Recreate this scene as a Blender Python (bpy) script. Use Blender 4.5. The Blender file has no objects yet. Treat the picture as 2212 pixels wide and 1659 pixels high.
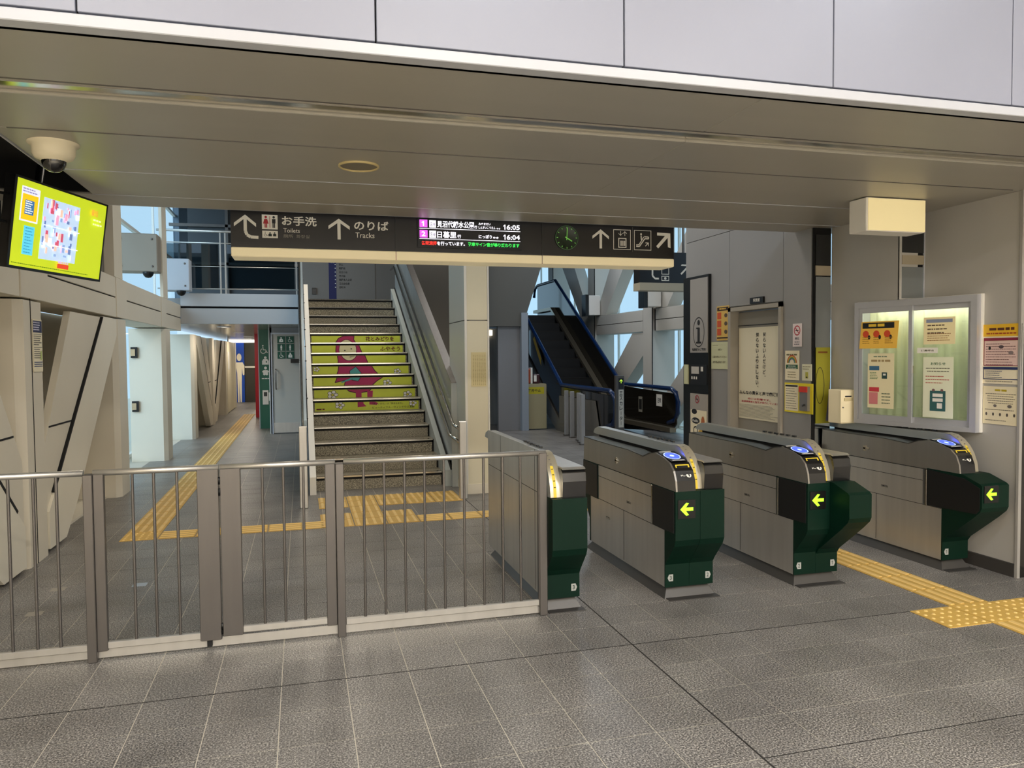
import bpy, math, random
from mathutils import Vector, Matrix
random.seed(7)
S = bpy.context.scene
COL = S.collection
# ------------------------------------------------------------------ camera
cam = bpy.data.cameras.new('camera'); cam_o = bpy.data.objects.new('camera', cam); COL.objects.link(cam_o)
F_PX, PITCH, ROLL, YAW = 1646.16, 0.0384472, -0.00859914, 0.2698074
cam.sensor_fit = 'HORIZONTAL'; cam.sensor_width = 36.0; cam.lens = F_PX * 36.0 / 2212.0
cam.clip_start = 0.05; cam.clip_end = 200
_f = Vector((math.sin(YAW) * math.cos(PITCH), math.cos(YAW) * math.cos(PITCH), -math.sin(PITCH)))
_r = Vector((math.cos(YAW), -math.sin(YAW), 0)); _u = _r.cross(_f)
_r2 = _r * math.cos(ROLL) + _u * math.sin(ROLL); _u2 = -_r * math.sin(ROLL) + _u * math.cos(ROLL)
M = Matrix((( _r2.x, _u2.x, -_f.x, 0), (_r2.y, _u2.y, -_f.y, 0), (_r2.z, _u2.z, -_f.z, 1.55), (0, 0, 0, 1)))
cam_o.matrix_world = M
S.camera = cam_o
# ------------------------------------------------------------------ world, exposure
S.view_settings.view_transform = 'Standard'; S.view_settings.look = 'None'
S.view_settings.gamma = 1.0; S.view_settings.use_curve_mapping = False
S.view_settings.exposure = -0.15
W = bpy.data.worlds.new('sky'); S.world = W; W.use_nodes = True
W.node_tree.nodes['Background'].inputs[0].default_value = (0.54, 0.75, 0.97, 1)
W.node_tree.nodes['Background'].inputs[1].default_value = 1.3
# ------------------------------------------------------------------ lamps of the station (big ones), daylight and added fill
def area(name, loc, size, power, color, rot=(0, 0, 0), sy=None):
    l = bpy.data.lights.new(name, 'AREA'); l.energy = power; l.color = color; l.shape = 'RECTANGLE'
    l.size = size; l.size_y = sy or size
    o = bpy.data.objects.new(name, l); COL.objects.link(o); o.location = loc; o.rotation_euler = rot
    return o
WARM = (1.0, 0.89, 0.74); NEUT = (1.0, 0.96, 0.90); COOL = (0.84, 0.90, 1.0)
for lx in (-1.8, 1.2, 4.2):
    area('hall_ceiling_lamp', (lx, 0.6, 4.5), 0.9, 50, COOL, sy=0.35)
    area('hall_ceiling_lamp', (lx, -2.2, 4.5), 0.9, 120, NEUT, sy=0.35)
    area('hall_ceiling_lamp', (lx, -5.0, 4.5), 0.9, 310, WARM, sy=0.35)
area('daylight_from_entrance', (1.5, -5.9, 1.9), 8.0, 70, COOL, rot=(math.radians(90), 0, 0), sy=3.2)
for ly in (7.6, 11.0, 14.0):
    area('inner_hall_light', (3.0, ly, 4.9), 0.8, 34, NEUT)
    area('inner_hall_light', (0.6, ly - .5, 4.9), 0.6, 40, WARM)
area('inner_hall_light', (5.8, 10.0, 4.9), 0.8, 60, COOL)  # two cool fills added for daylight on the right side, no fittings there
area('inner_hall_light', (5.8, 14.5, 4.9), 0.8, 60, COOL)
for ly in (15.5, 19.0, 22.5, 26.0):
    area('corridor_downlight', (-1.4, ly, 2.10), 0.18, 14 if ly < 25 else 30, WARM)
sl_ = bpy.data.lights.new('daylight', 'SUN'); sl_.energy = 3.8; sl_.color = (0.68, 0.82, 1.0); sl_.angle = math.radians(50)
so_ = bpy.data.objects.new('daylight', sl_); COL.objects.link(so_)
so_.rotation_euler = Vector((0.66, 0.70, -0.30)).to_track_quat('-Z', 'Y').to_euler()
# ------------------------------------------------------------------ materials
def lin(h):
    h = h.lstrip('#'); c = [int(h[i:i + 2], 16) / 255 for i in (0, 2, 4)]
    return tuple((x / 12.92 if x <= .04045 else ((x + .055) / 1.055) ** 2.4) for x in c) + (1,)
_mats = {}
def mat(h, rough=.5, metal=0., emit=0., noise=0., nscale=3., bump=0., bscale=60., spec=.5, stretch=None, coat=0., alpha=1., trans=0.):
    k = (h, rough, metal, emit, noise, nscale, bump, bscale, spec, stretch, coat, alpha, trans)
    if k in _mats: return _mats[k]
    m = bpy.data.materials.new('m_' + h.strip('#')); m.use_nodes = True; nt = m.node_tree
    b = nt.nodes['Principled BSDF']; c = lin(h)
    b.inputs['Base Color'].default_value = c; b.inputs['Roughness'].default_value = rough
    b.inputs['Metallic'].default_value = metal; b.inputs['Specular IOR Level'].default_value = spec
    b.inputs['Coat Weight'].default_value = coat; b.inputs['Alpha'].default_value = alpha
    b.inputs['Transmission Weight'].default_value = trans
    if emit:
        b.inputs['Emission Color'].default_value = c; b.inputs['Emission Strength'].default_value = emit
    if noise or bump:
        g = nt.nodes.new('ShaderNodeNewGeometry'); mp = nt.nodes.new('ShaderNodeMapping')
        nt.links.new(g.outputs['Position'], mp.inputs['Vector'])
        if stretch: mp.inputs['Scale'].default_value = stretch
    if noise:
        n = nt.nodes.new('ShaderNodeTexNoise'); n.inputs['Scale'].default_value = nscale; n.inputs['Detail'].default_value = 4
        nt.links.new(mp.outputs[0], n.inputs['Vector'])
        mr = nt.nodes.new('ShaderNodeMapRange'); mr.inputs['From Min'].default_value = .3; mr.inputs['From Max'].default_value = .7
        mr.inputs['To Min'].default_value = 1 - noise; mr.inputs['To Max'].default_value = 1 + noise
        nt.links.new(n.outputs['Fac'], mr.inputs['Value'])
        mx = nt.nodes.new('ShaderNodeVectorMath'); mx.operation = 'SCALE'; mx.inputs[0].default_value = c[:3]
        nt.links.new(mr.outputs[0], mx.inputs['Scale']); nt.links.new(mx.outputs[0], b.inputs['Base Color'])
    if bump:
        n2 = nt.nodes.new('ShaderNodeTexNoise'); n2.inputs['Scale'].default_value = bscale
        nt.links.new(mp.outputs[0], n2.inputs['Vector'])
        bp = nt.nodes.new('ShaderNodeBump'); bp.inputs['Strength'].default_value = bump; bp.inputs['Distance'].default_value = .01
        nt.links.new(n2.outputs['Fac'], bp.inputs['Height']); nt.links.new(bp.outputs[0], b.inputs['Normal'])
    _mats[k] = m; return m
def speckle(name, stops, scale=260., rough=.45, rnd=.06, blotch=.12):
    m = bpy.data.materials.new(name); m.use_nodes = True; nt = m.node_tree; b = nt.nodes['Principled BSDF']
    g = nt.nodes.new('ShaderNodeNewGeometry')
    n = nt.nodes.new('ShaderNodeTexNoise'); n.inputs['Scale'].default_value = scale; n.inputs['Detail'].default_value = 3; n.inputs['Roughness'].default_value = .7
    nt.links.new(g.outputs['Position'], n.inputs['Vector'])
    cr = nt.nodes.new('ShaderNodeValToRGB'); el = cr.color_ramp.elements
    el[0].position, el[0].color = stops[0][0], lin(stops[0][1]); el[1].position, el[1].color = stops[-1][0], lin(stops[-1][1])
    for p, c in stops[1:-1]:
        e = el.new(p); e.color = lin(c)
    nt.links.new(n.outputs['Fac'], cr.inputs[0])
    n3 = nt.nodes.new('ShaderNodeTexNoise'); n3.inputs['Scale'].default_value = 2.3; n3.inputs['Detail'].default_value = 5
    nt.links.new(g.outputs['Position'], n3.inputs['Vector'])
    mr = nt.nodes.new('ShaderNodeMapRange'); mr.inputs['From Min'].default_value = .3; mr.inputs['From Max'].default_value = .7
    mr.inputs['To Min'].default_value = 1 - blotch; mr.inputs['To Max'].default_value = 1 + blotch
    nt.links.new(n3.outputs['Fac'], mr.inputs['Value'])
    oi = nt.nodes.new('ShaderNodeObjectInfo'); m2 = nt.nodes.new('ShaderNodeMapRange')
    m2.inputs['To Min'].default_value = 1 - rnd; m2.inputs['To Max'].default_value = 1 + rnd
    nt.links.new(oi.outputs['Random'], m2.inputs['Value'])
    mm = nt.nodes.new('ShaderNodeMath'); mm.operation = 'MULTIPLY'
    nt.links.new(mr.outputs[0], mm.inputs[0]); nt.links.new(m2.outputs[0], mm.inputs[1])
    sc = nt.nodes.new('ShaderNodeVectorMath'); sc.operation = 'SCALE'
    nt.links.new(cr.outputs[0], sc.inputs[0]); nt.links.new(mm.outputs[0], sc.inputs['Scale'])
    nt.links.new(sc.outputs[0], b.inputs['Base Color'])
    b.inputs['Roughness'].default_value = rough
    bp = nt.nodes.new('ShaderNodeBump'); bp.inputs['Strength'].default_value = .03; bp.inputs['Distance'].default_value = .002
    nt.links.new(n.outputs['Fac'], bp.inputs['Height']); nt.links.new(bp.outputs[0], b.inputs['Normal'])
    return m
M_TILE = speckle('floor_stone', [(.36, '#343232'), (.5, '#706d6a'), (.64, '#bab6af')], 130, .38, .08, .2)
M_STEP = speckle('step_granite', [(.36, '#3a352c'), (.48, '#77705f'), (.64, '#bdb49c')], 120, .5, .02, .05)
M_GROUT = mat('#cfc9ba', .7); M_DARKJ = mat('#2a2826', .8)
M_PANEL = mat('#8d909f', .38, noise=.03, nscale=1.5)
M_TRIM = mat('#b4b6bd', .35)
M_SOFF = mat('#aaa69c', .42, .3, noise=.03, nscale=1.2, stretch=(.3, 3, 1))
M_STEEL = mat('#cbc8c2', .36, .8, noise=.06, nscale=14, stretch=(1, 1, .08))
M_STEELD = mat('#6f6b68', .38, .75, noise=.05, nscale=18, stretch=(1, 1, .1))
M_CHROME = mat('#c9c5bc', .16, 1.)
M_GREY = mat('#b3b0aa', .55, noise=.03, nscale=1.4)
M_GREYD = mat('#929190', .5, noise=.03, nscale=1.4)
M_BEIGE = mat('#ddd5c3', .5, noise=.03, nscale=1.2)
M_BEIGEL = mat('#e8e1cf', .48, noise=.03, nscale=1.2)
M_BLACK = mat('#0b0b0c', .35); M_GAP = mat('#070707', .9)
M_DARK = mat('#262523', .3); M_GREEN = mat('#022217', .5, spec=.2, noise=.06, nscale=3)
M_YEL = mat('#cba555', .6, noise=.07, nscale=9); M_YELB = mat('#e9c67c', .55, noise=.05, nscale=9)
M_WHITE = mat('#e9e6de', .5); M_CREAM = mat('#fbeecb', .45); M_CREAMW = mat('#efe4c6', .5)
M_INK = mat('#17171a', .6); M_RUB = mat('#141414', .8)
M_GLASS = None
def glass(name, tint, fac, rough=.02):
    m = bpy.data.materials.new(name); m.use_nodes = True; nt = m.node_tree
    for n in list(nt.nodes): nt.nodes.remove(n)
    o = nt.nodes.new('ShaderNodeOutputMaterial'); mx = nt.nodes.new('ShaderNodeMixShader')
    t = nt.nodes.new('ShaderNodeBsdfTransparent'); t.inputs[0].default_value = lin(tint)
    g = nt.nodes.new('ShaderNodeBsdfGlossy'); g.inputs['Roughness'].default_value = rough
    mx.inputs[0].default_value = fac
    nt.links.new(t.outputs[0], mx.inputs[1]); nt.links.new(g.outputs[0], mx.inputs[2]); nt.links.new(mx.outputs[0], o.inputs[0])
    return m
M_GLASS = glass('clear_glass', '#f4fbfb', .07); M_GLASSB = glass('blue_tinted_glass', '#9aa8ae', .10)
# ------------------------------------------------------------------ mesh building
_org = {}
class MB:
    def __init__(s): s.v = []; s.f = []; s.m = []; s.mats = []; s.sm = []
    def mi(s, m):
        if m not in s.mats: s.mats.append(m)
        return s.mats.index(m)
    def add(s, vs, fs, m, smooth=False):
        o = len(s.v); s.v += [tuple(v) for v in vs]; k = s.mi(m)
        for f in fs: s.f.append([i + o for i in f]); s.m.append(k); s.sm.append(smooth)
        return s
    def box(s, x0, x1, y0, y1, z0, z1, m, ch=0.):
        if x0 > x1: x0, x1 = x1, x0
        if y0 > y1: y0, y1 = y1, y0
        if z0 > z1: z0, z1 = z1, z0
        if ch and min(x1 - x0, y1 - y0, z1 - z0) > 2.2 * ch:
            c = ch; vs = []; 
            for z, d in ((z0, c), (z0 + c, 0), (z1 - c, 0), (z1, c)):
                X0, X1, Y0, Y1 = x0 + d, x1 - d, y0 + d, y1 - d
                vs += [(X0 + c, Y0, z), (X1 - c, Y0, z), (X1, Y0 + c, z), (X1, Y1 - c, z), (X1 - c, Y1, z), (X0 + c, Y1, z), (X0, Y1 - c, z), (X0, Y0 + c, z)]
            fs = [list(range(7, -1, -1)), list(range(24, 32))]
            for l in range(3):
                for i in range(8): fs.append([l * 8 + i, l * 8 + (i + 1) % 8, l * 8 + 8 + (i + 1) % 8, l * 8 + 8 + i])
            return s.add(vs, fs, m)
        vs = [(x0, y0, z0), (x1, y0, z0), (x1, y1, z0), (x0, y1, z0), (x0, y0, z1), (x1, y0, z1), (x1, y1, z1), (x0, y1, z1)]
        return s.add(vs, [(3, 2, 1, 0), (4, 5, 6, 7), (0, 1, 5, 4), (1, 2, 6, 5), (2, 3, 7, 6), (3, 0, 4, 7)], m)
    def prism(s, poly, axis, a, b, m, smooth=False):
        """poly in the plane normal to axis ('x': (y,z), 'y': (x,z), 'z': (x,y)), extruded a..b"""
        n = len(poly)
        def P(p, t): return (t, p[0], p[1]) if axis == 'x' else ((p[0], t, p[1]) if axis == 'y' else (p[0], p[1], t))
        vs = [P(p, a) for p in poly] + [P(p, b) for p in poly]
        ar = sum(poly[i][0] * poly[(i + 1) % n][1] - poly[(i + 1) % n][0] * poly[i][1] for i in range(n))
        flip = (ar > 0) == (b > a)
        if axis == 'y': flip = not flip
        fs = [list(range(n)), [n + i for i in range(n - 1, -1, -1)]] + [[i, i + n, (i + 1) % n + n, (i + 1) % n] for i in range(n)]
        if flip: fs = [list(reversed(f)) for f in fs]
        o = len(s.f); s.add(vs, fs, m)
        if smooth:
            for k in range(o + 2, len(s.f)): s.sm[k] = True
        return s
    def tube(s, pts, r, m, n=10, cap=True):
        pts = [Vector(p) for p in pts]; rings = []
        for i, p in enumerate(pts):
            d = (pts[min(i + 1, len(pts) - 1)] - pts[max(i - 1, 0)]).normalized()
            a = Vector((0, 0, 1)) if abs(d.z) < .9 else Vector((1, 0, 0))
            u = d.cross(a).normalized(); w = u.cross(d).normalized()
            rings.append([p + (u * math.cos(2 * math.pi * k / n) + w * math.sin(2 * math.pi * k / n)) * r for k in range(n)])
        vs = [v for q in rings for v in q]; fs = []
        for i in range(len(pts) - 1):
            for k in range(n): fs.append([i * n + k, i * n + (k + 1) % n, (i + 1) * n + (k + 1) % n, (i + 1) * n + k])
        s.add(vs, fs, m, True)
        if cap:
            o = len(s.v) - len(vs); k = s.mi(m)
            s.f.append([o + i for i in range(n - 1, -1, -1)]); s.f.append([o + (len(pts) - 1) * n + i for i in range(n)]); s.m += [k, k]; s.sm += [False, False]
        return s
    def lathe(s, c, prof, m, n=24, ax='z'):
        vs = []; fs = []
        for r, h in prof:
            for k in range(n):
                a = 2 * math.pi * k / n; x, y = r * math.cos(a), r * math.sin(a)
                vs.append((c[0] + x, c[1] + y, c[2] + h) if ax == 'z' else (c[0] + x, c[1] + h, c[2] + y))
        for i in range(len(prof) - 1):
            for k in range(n): fs.append([i * n + k, i * n + (k + 1) % n, (i + 1) * n + (k + 1) % n, (i + 1) * n + k])
        return s.add(vs, fs, m, True)
    def build(s, name, parent=None, origin=None, label=None):
        me = bpy.data.meshes.new(name); off = Vector(_org[parent.name]) if parent else Vector(origin or (0, 0, 0))
        if not parent and origin is None and s.v:
            xs, ys, zs = zip(*s.v); off = Vector(((min(xs) + max(xs)) / 2, (min(ys) + max(ys)) / 2, min(zs)))
        me.from_pydata([tuple(Vector(v) - off) for v in s.v], [], s.f)
        for m in s.mats: me.materials.append(m)
        me.polygons.foreach_set('material_index', s.m); me.polygons.foreach_set('use_smooth', s.sm)
        me.update()
        o = bpy.data.objects.new(name, me); COL.objects.link(o)
        if parent: o.parent = parent
        else: o.location = off
        _org[o.name] = tuple(off)
        if label: o['label'] = label
        return o
def thing(name, label, cat, loc, group=None):
    o = bpy.data.objects.new(name, None); COL.objects.link(o); o.location = loc; o.empty_display_size = .1
    _org[o.name] = tuple(loc); return tag(o, label, cat, group)
def tag(o, label, cat, group=None):
    o['label'] = label; o['category'] = cat
    if group: o['group'] = group
    return o
def struct(o): o['kind'] = 'structure'; return o
def stuff(o): o['kind'] = 'stuff'; return o
def box1(name, x0, x1, y0, y1, z0, z1, m, parent=None, ch=0., label=None):
    return MB().box(x0, x1, y0, y1, z0, z1, m, ch).build(name, parent, label=label)
def structbox(name, x0, x1, y0, y1, z0, z1, m): return struct(box1(name, x0, x1, y0, y1, z0, z1, m))
# ------------------------------------------------------------------ text and flat print
_tc = {}
def textmesh(t, bold=True):
    if (t, bold) in _tc: return _tc[(t, bold)]
    if t == '1': return ([(.38, 0), (.68, 0), (.68, 1), (.42, 1), (.05, .76), (.05, .58), (.38, .76)], [[0, 1, 2, 3, 6], [3, 4, 5, 6]])
    c = bpy.data.curves.new('t', 'FONT'); c.body = t; c.size = 1; c.resolution_u = 2; c.fill_mode = 'FRONT'
    if bold: c.offset = .02
    o = bpy.data.objects.new('t', c); COL.objects.link(o)
    me = bpy.data.meshes.new_from_object(o.evaluated_get(bpy.context.evaluated_depsgraph_get()))
    vs = [tuple(v.co[:2]) for v in me.vertices]; fs = [list(p.vertices) for p in me.polygons]
    bpy.data.objects.remove(o); bpy.data.curves.remove(c); bpy.data.meshes.remove(me)
    if not vs: vs, fs = [(0, 0), (1, 0), (1, 1)], [[0, 1, 2]]
    xs = [v[0] for v in vs]; ys = [v[1] for v in vs]; x0, x1, y0, y1 = min(xs), max(xs), min(ys), max(ys)
    r = ([((x - x0) / (x1 - x0 or 1), (y - y0) / (y1 - y0 or 1)) for x, y in vs], fs); _tc[(t, bold)] = r; return r
class Canvas:
    """flat print on a plane: o origin (lower left), u right, v up"""
    def __init__(s, o, u=(1, 0, 0), v=(0, 0, 1), st=.0007):
        s.o = Vector(o); s.u = Vector(u).normalized(); s.v = Vector(v).normalized(); s.n = s.u.cross(s.v); s.mb = MB(); s.st = st; s.l = 1
    def P(s, a, b, l=None): return s.o + s.u * a + s.v * b + s.n * (s.st * (s.l if l is None else l))
    def poly(s, pts, m): s.mb.add([s.P(a, b) for a, b in pts], [list(range(len(pts)))], m); s.l += .25; return s
    def rect(s, a0, b0, a1, b1, m): return s.poly([(a0, b0), (a1, b0), (a1, b1), (a0, b1)], m)
    def frame(s, a0, b0, a1, b1, t, m):
        s.rect(a0, b0, a1, b0 + t, m); s.rect(a0, b1 - t, a1, b1, m); s.rect(a0, b0, a0 + t, b1, m); return s.rect(a1 - t, b0, a1, b1, m)
    def ell(s, a, b, ra, rb, m, n=28, t0=0, t1=360):
        return s.poly([(a + ra * math.cos(math.radians(t0 + (t1 - t0) * k / n)), b + rb * math.sin(math.radians(t0 + (t1 - t0) * k / n))) for k in range(n + (t1 - t0 < 360))], m)
    def ring(s, a, b, ra, rb, t, m, n=28, t0=0, t1=360):
        vs = []; 
        for k in range(n + 1):
            w = math.radians(t0 + (t1 - t0) * k / n); vs += [s.P(a + ra * math.cos(w), b + rb * math.sin(w)), s.P(a + (ra - t) * math.cos(w), b + (rb - t) * math.sin(w))]
        s.mb.add(vs, [[2 * k, 2 * k + 2, 2 * k + 3, 2 * k + 1] for k in range(n)], m); s.l += .25; return s
    def line(s, pts, t, m):
        for (a, b), (c, d) in zip(pts[:-1], pts[1:]):
            L = math.hypot(c - a, d - b) or 1; nx, ny = -(d - b) / L * t / 2, (c - a) / L * t / 2
            s.mb.add([s.P(a - nx, b - ny), s.P(c - nx, d - ny), s.P(c + nx, d + ny), s.P(a + nx, b + ny)], [[0, 1, 2, 3]], m)
        s.l += .25; return s
    def text(s, t, a, b, w, h, m, bold=True):
        vs, fs = textmesh(t, bold); s.mb.add([s.P(a + x * w, b + y * h) for x, y in vs], fs, m); s.l += .25; return s
    def vtext(s, t, a, top, w, pitch, m):
        for i, ch in enumerate(t):
            if ch in '、。ー': s.ell(a + w * .8, top - i * pitch - pitch * .25, w * .13, w * .13, m, 8) if ch != 'ー' else s.rect(a + w * .45, top - (i + .85) * pitch, a + w * .58, top - (i + .1) * pitch, m)
            else: s.text(ch, a, top - (i + .9) * pitch, w, pitch * .82, m)
        return s
    def lines(s, a0, a1, b1, n, pitch, t, m, seed=0, ctr=False):
        r = random.Random(seed)
        for i in range(n):
            e = a0 + (a1 - a0) * r.uniform(.7, 1.); x = a0 + ((a1 - e) / 2 if ctr else 0); e = x + e - a0
            while x < e - t:
                w = r.uniform(1.2, 3.5) * t; s.mb.add([s.P(x, b1 - i * pitch - t), s.P(min(x + w, e), b1 - i * pitch - t), s.P(min(x + w, e), b1 - i * pitch), s.P(x, b1 - i * pitch)], [[0, 1, 2, 3]], m)
                x += w + t * .5
        s.l += .25; return s
    def arrow(s, a, b, sz, ang, m, t=None):
        """chevron arrow with shaft, centred, pointing at ang degrees"""
        t = t or sz * .13; ca, sa = math.cos(math.radians(ang)), math.sin(math.radians(ang))
        R = lambda x, y: (a + x * ca - y * sa, b + x * sa + y * ca)
        s.line([R(-sz / 2, 0), R(sz / 2 - t * .6, 0)], t, m); h = sz * .46
        s.poly([R(sz / 2, 0), R(sz / 2 - h, h), R(sz / 2 - h - t * .9, h - t * .2), R(sz / 2 - t * 1.4, 0)], m)
        return s.poly([R(sz / 2 - t * 1.4, 0), R(sz / 2 - h - t * .9, -h + t * .2), R(sz / 2 - h, -h), R(sz / 2, 0)], m)
    def build(s, name, parent, label=None):
        o = s.mb.build(name, parent, label=label)
        if name not in ('lit_arrow', 'card_reader', 'label_plate', 'clock_hands', 'warning_sticker', 'sticker'): o['kind'] = 'stuff'
        return o
def flat(c): return mat(c, .55)
WALLX = dict(u=(0, -1, 0)); # walls that look towards -x
def poster(name, label, cat, o, w, h, u, base, draw, group=None, thick=.004):
    """a sheet standing on a wall; o lower left corner"""
    t = thing(name, label, cat, o, group); U = Vector(u).normalized(); N = U.cross(Vector((0, 0, 1))); O = Vector(o)
    b = MB(); p = [O, O + U * w, O + U * w + Vector((0, 0, h)), O + Vector((0, 0, h))]
    b.add([q for q in p] + [q + N * thick for q in p], [(0, 3, 2, 1), (4, 5, 6, 7), (0, 1, 5, 4), (1, 2, 6, 5), (2, 3, 7, 6), (3, 0, 4, 7)], base)
    b.build('sheet', t); c = Canvas(O + N * thick, u); draw(c, w, h); c.build('print', t); return t
# ================================================================== SETTING
fl = MB().box(-9, 12, -6.5, 32, -.12, -.002, M_GROUT).build('floor', None, (0, 0, 0)); struct(fl)
XO, YO, PX, PY = 1.675, 3.695, .2985, .299
tiles = []
for i in range(-14, 20):
    for j in range(-10, 82):
        x, y = XO + i * PX, YO + j * PY
        if x > 6.9 or x < -2.4: continue
        if x > 4.7 and y < 5.6: continue
        tiles.append((x, y))
def vis(x, y):
    dx, dy = x + .15, y + .15; d = dx * _f.x + dy * _f.y
    if d < .8: return -1
    l = (dx * _r.x + dy * _r.y) / d
    return (1 / d ** 2) if abs(l) < .72 and d > 1.75 else -1
tiles.sort(key=lambda t: -vis(*t))
tm = MB().box(.0022, PX - .0022, .0025, PY - .0025, -.02, 0, M_TILE)
tme = tm.build('floor_tile', fl); tile_mesh = tme.data; tme.location = (tiles[0][0], tiles[0][1], 0)
for x, y in tiles[1:260]:
    o = bpy.data.objects.new('floor_tile', tile_mesh); COL.objects.link(o); o.parent = fl; o.location = (x, y, 0)
r = MB()
for x, y in tiles[260:]: r.box(x + .0022, x + PX - .0022, y + .0025, y + PY - .0025, -.02, 0, M_TILE)
stuff(r.build('floor_tiling', fl))
j = MB()
j.box(-2.2, 4.6, YO - .003, YO + .003, -.01, .0006, M_DARKJ).box(XO - .004, XO + .004, 1.3, 8, -.01, .0006, M_DARKJ).box(1.68, 4.6, YO - 4 * PY - .002, YO - 4 * PY + .002, -.01, .0006, M_DARKJ)
j.build('expansion_joint', fl)
# tactile paving: yellow bar tiles and dot tiles, one object each
def bar_tile(x, y, along):
    b = MB().box(.002, .294, .002, .294, 0, .004, M_YEL)
    for k in range(4):
        c = .037 + k * .074
        if along == 'y': b.prism([(c - .016, .004), (c + .016, .004), (c + .012, .009), (c - .012, .009)], 'y', .012, .284, M_YELB)
        else: b.prism([(c - .016, .004), (c + .016, .004), (c + .012, .009), (c - .012, .009)], 'x', .012, .284, M_YELB)
    return b
_tt = {}
def tactile(x, y, kind):
    if kind not in _tt:
        if kind == 'dot':
            b = MB().box(.002, .294, .002, .294, 0, .004, mat('#d8b05a', .6, noise=.07, nscale=9))
            for a in range(5):
                for c in range(5):
                    X, Y = .03 + a * .059, .03 + c * .059
                    b.add([(X + q * math.cos(k * math.pi / 4), Y + q * math.sin(k * math.pi / 4), z) for q, z in ((.013, .004), (.007, .009)) for k in range(8)],
                          [[k, (k + 1) % 8, 8 + (k + 1) % 8, 8 + k] for k in range(8)] + [[8 + k for k in range(8)]], M_YELB)
        else: b = bar_tile(0, 0, kind)
        o = b.build('tactile_tile', fl); _tt[kind] = o.data
    else:
        o = bpy.data.objects.new('tactile_tile', _tt[kind]); COL.objects.link(o); o.parent = fl
    o.location = (x, y, 0)
for k in range(48): tactile(-1.51, 7.33 + k * .3, 'y')
tactile(-1.51, 7.03, 'dot')
for k in range(5): tactile(-1.21 + k * .3, 7.03, 'x')
for k in range(5):
    for q in (0, 1): tactile(.15 + k * .3, 7.93 + q * .3, 'y')
for q in range(3): tactile(.45, 7.03 + q * .3, 'y')
tactile(.15, 7.03, 'y'); tactile(.15, 7.33, 'y'); tactile(.75, 7.03, 'y'); tactile(.75, 7.33, 'y')
for k in range(9): tactile(1.05 + k * .3, 7.03, 'x')
for k in range(12): tactile(3.765, 3.70 + k * .3, 'y')
for k in range(4): tactile(3.468 + k * .2985, 3.40, 'dot')
for k in range(5): tactile(3.765, 3.10 - k * .3, 'y')
# walls of the camera side hall and the shell
structbox('wall_back', -4.5, 7.5, -6.4, -6.2, 0, 4.7, M_GREY)
structbox('wall_left', -4.7, -4.5, -6.4, 6.0, 0, 4.7, M_BEIGE)
structbox('wall_hall', 7.4, 7.6, -6.4, 5.2, 0, 4.7, M_GREY)
structbox('ceiling', -4.7, 7.6, -6.4, 2.8, 4.6, 4.75, mat('#b8b6b2', .6))
structbox('ceiling_inner', -2.9, 7.4, 2.8, 30, 5.2, 5.35, mat('#4b4a48', .7))
# fascia: white panels above the opening
fa = MB().box(-4.6, 7.5, 2.80, 2.86, 2.62, 4.62, M_GAP).build('wall_fascia'); struct(fa)
xs = [-4.52 + .955 * k + .023 for k in range(13)]
for a in xs:
    for z0, z1 in ((2.667, 3.86), (3.87, 4.6)): box1('fascia_panel', a + .003, a + .952, 2.78, 2.81, z0, z1, M_PANEL, fa, .002)
box1('fascia_trim', -4.6, 7.5, 2.765, 2.83, 2.615, 2.655, M_TRIM, fa, .003)
# soffit
so = MB().box(-1.33, 7.4, 2.84, 5.92, 2.66, 2.72, M_GAP).build('ceiling_soffit'); struct(so)
for a, y0, y1 in ((-1.355, 2.832, 3.345), (-1.355, 3.53, 4.05), (-1.355, 4.057, 4.855), (-1.29, 4.865, 5.55), (-2.3, 5.56, 5.92)):
    for x0, x1 in ((a, 1.9), (1.9, 5.0)): box1('soffit_panel', x0, x1 - .0005, y0, y1, 2.62, 2.66, M_SOFF, so, .003)
box1('steel_channel', -1.355, 5, 3.355, 3.52, 2.635, 2.655, M_CHROME, so)
box1('channel_lip', -1.355, 5, 3.345, 3.353, 2.618, 2.66, M_STEELD, so); box1('channel_lip', -1.355, 5, 3.40, 3.408, 2.626, 2.66, M_STEEL, so)
for y in (4.053, 4.860, 5.555, 5.924): box1('soffit_joint', -1.29, 4.6, y - .004, y + .004, 2.617 if y < 5.9 else 2.6195, 2.65, M_TRIM if y > 4.5 else M_STEELD, so)
MB().prism([(-1.362, 2.84), (-1.355, 2.84), (-1.355, 4.86), (-1.362, 4.86)], 'z', 2.612, 2.68, M_TRIM).build('soffit_edge', so)
structbox('wall_void_end', -3.2, -1.30, 5.52, 5.555, 2.63, 2.86, M_GAP)  # black sheets, here and below, stand in for the darkness of the open void
structbox('ceiling_void', -3.2, -1.36, 2.9, 5.56, 2.80, 2.85, M_GAP)
structbox('wall_void', -2.12, -2.06, 2.9, 5.5, 2.44, 2.80, M_GAP)
structbox('wall_void_upper', -2.12, -2.06, 5.56, 9.28, 2.44, 5.2, mat('#6e6a62', .5))
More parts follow.
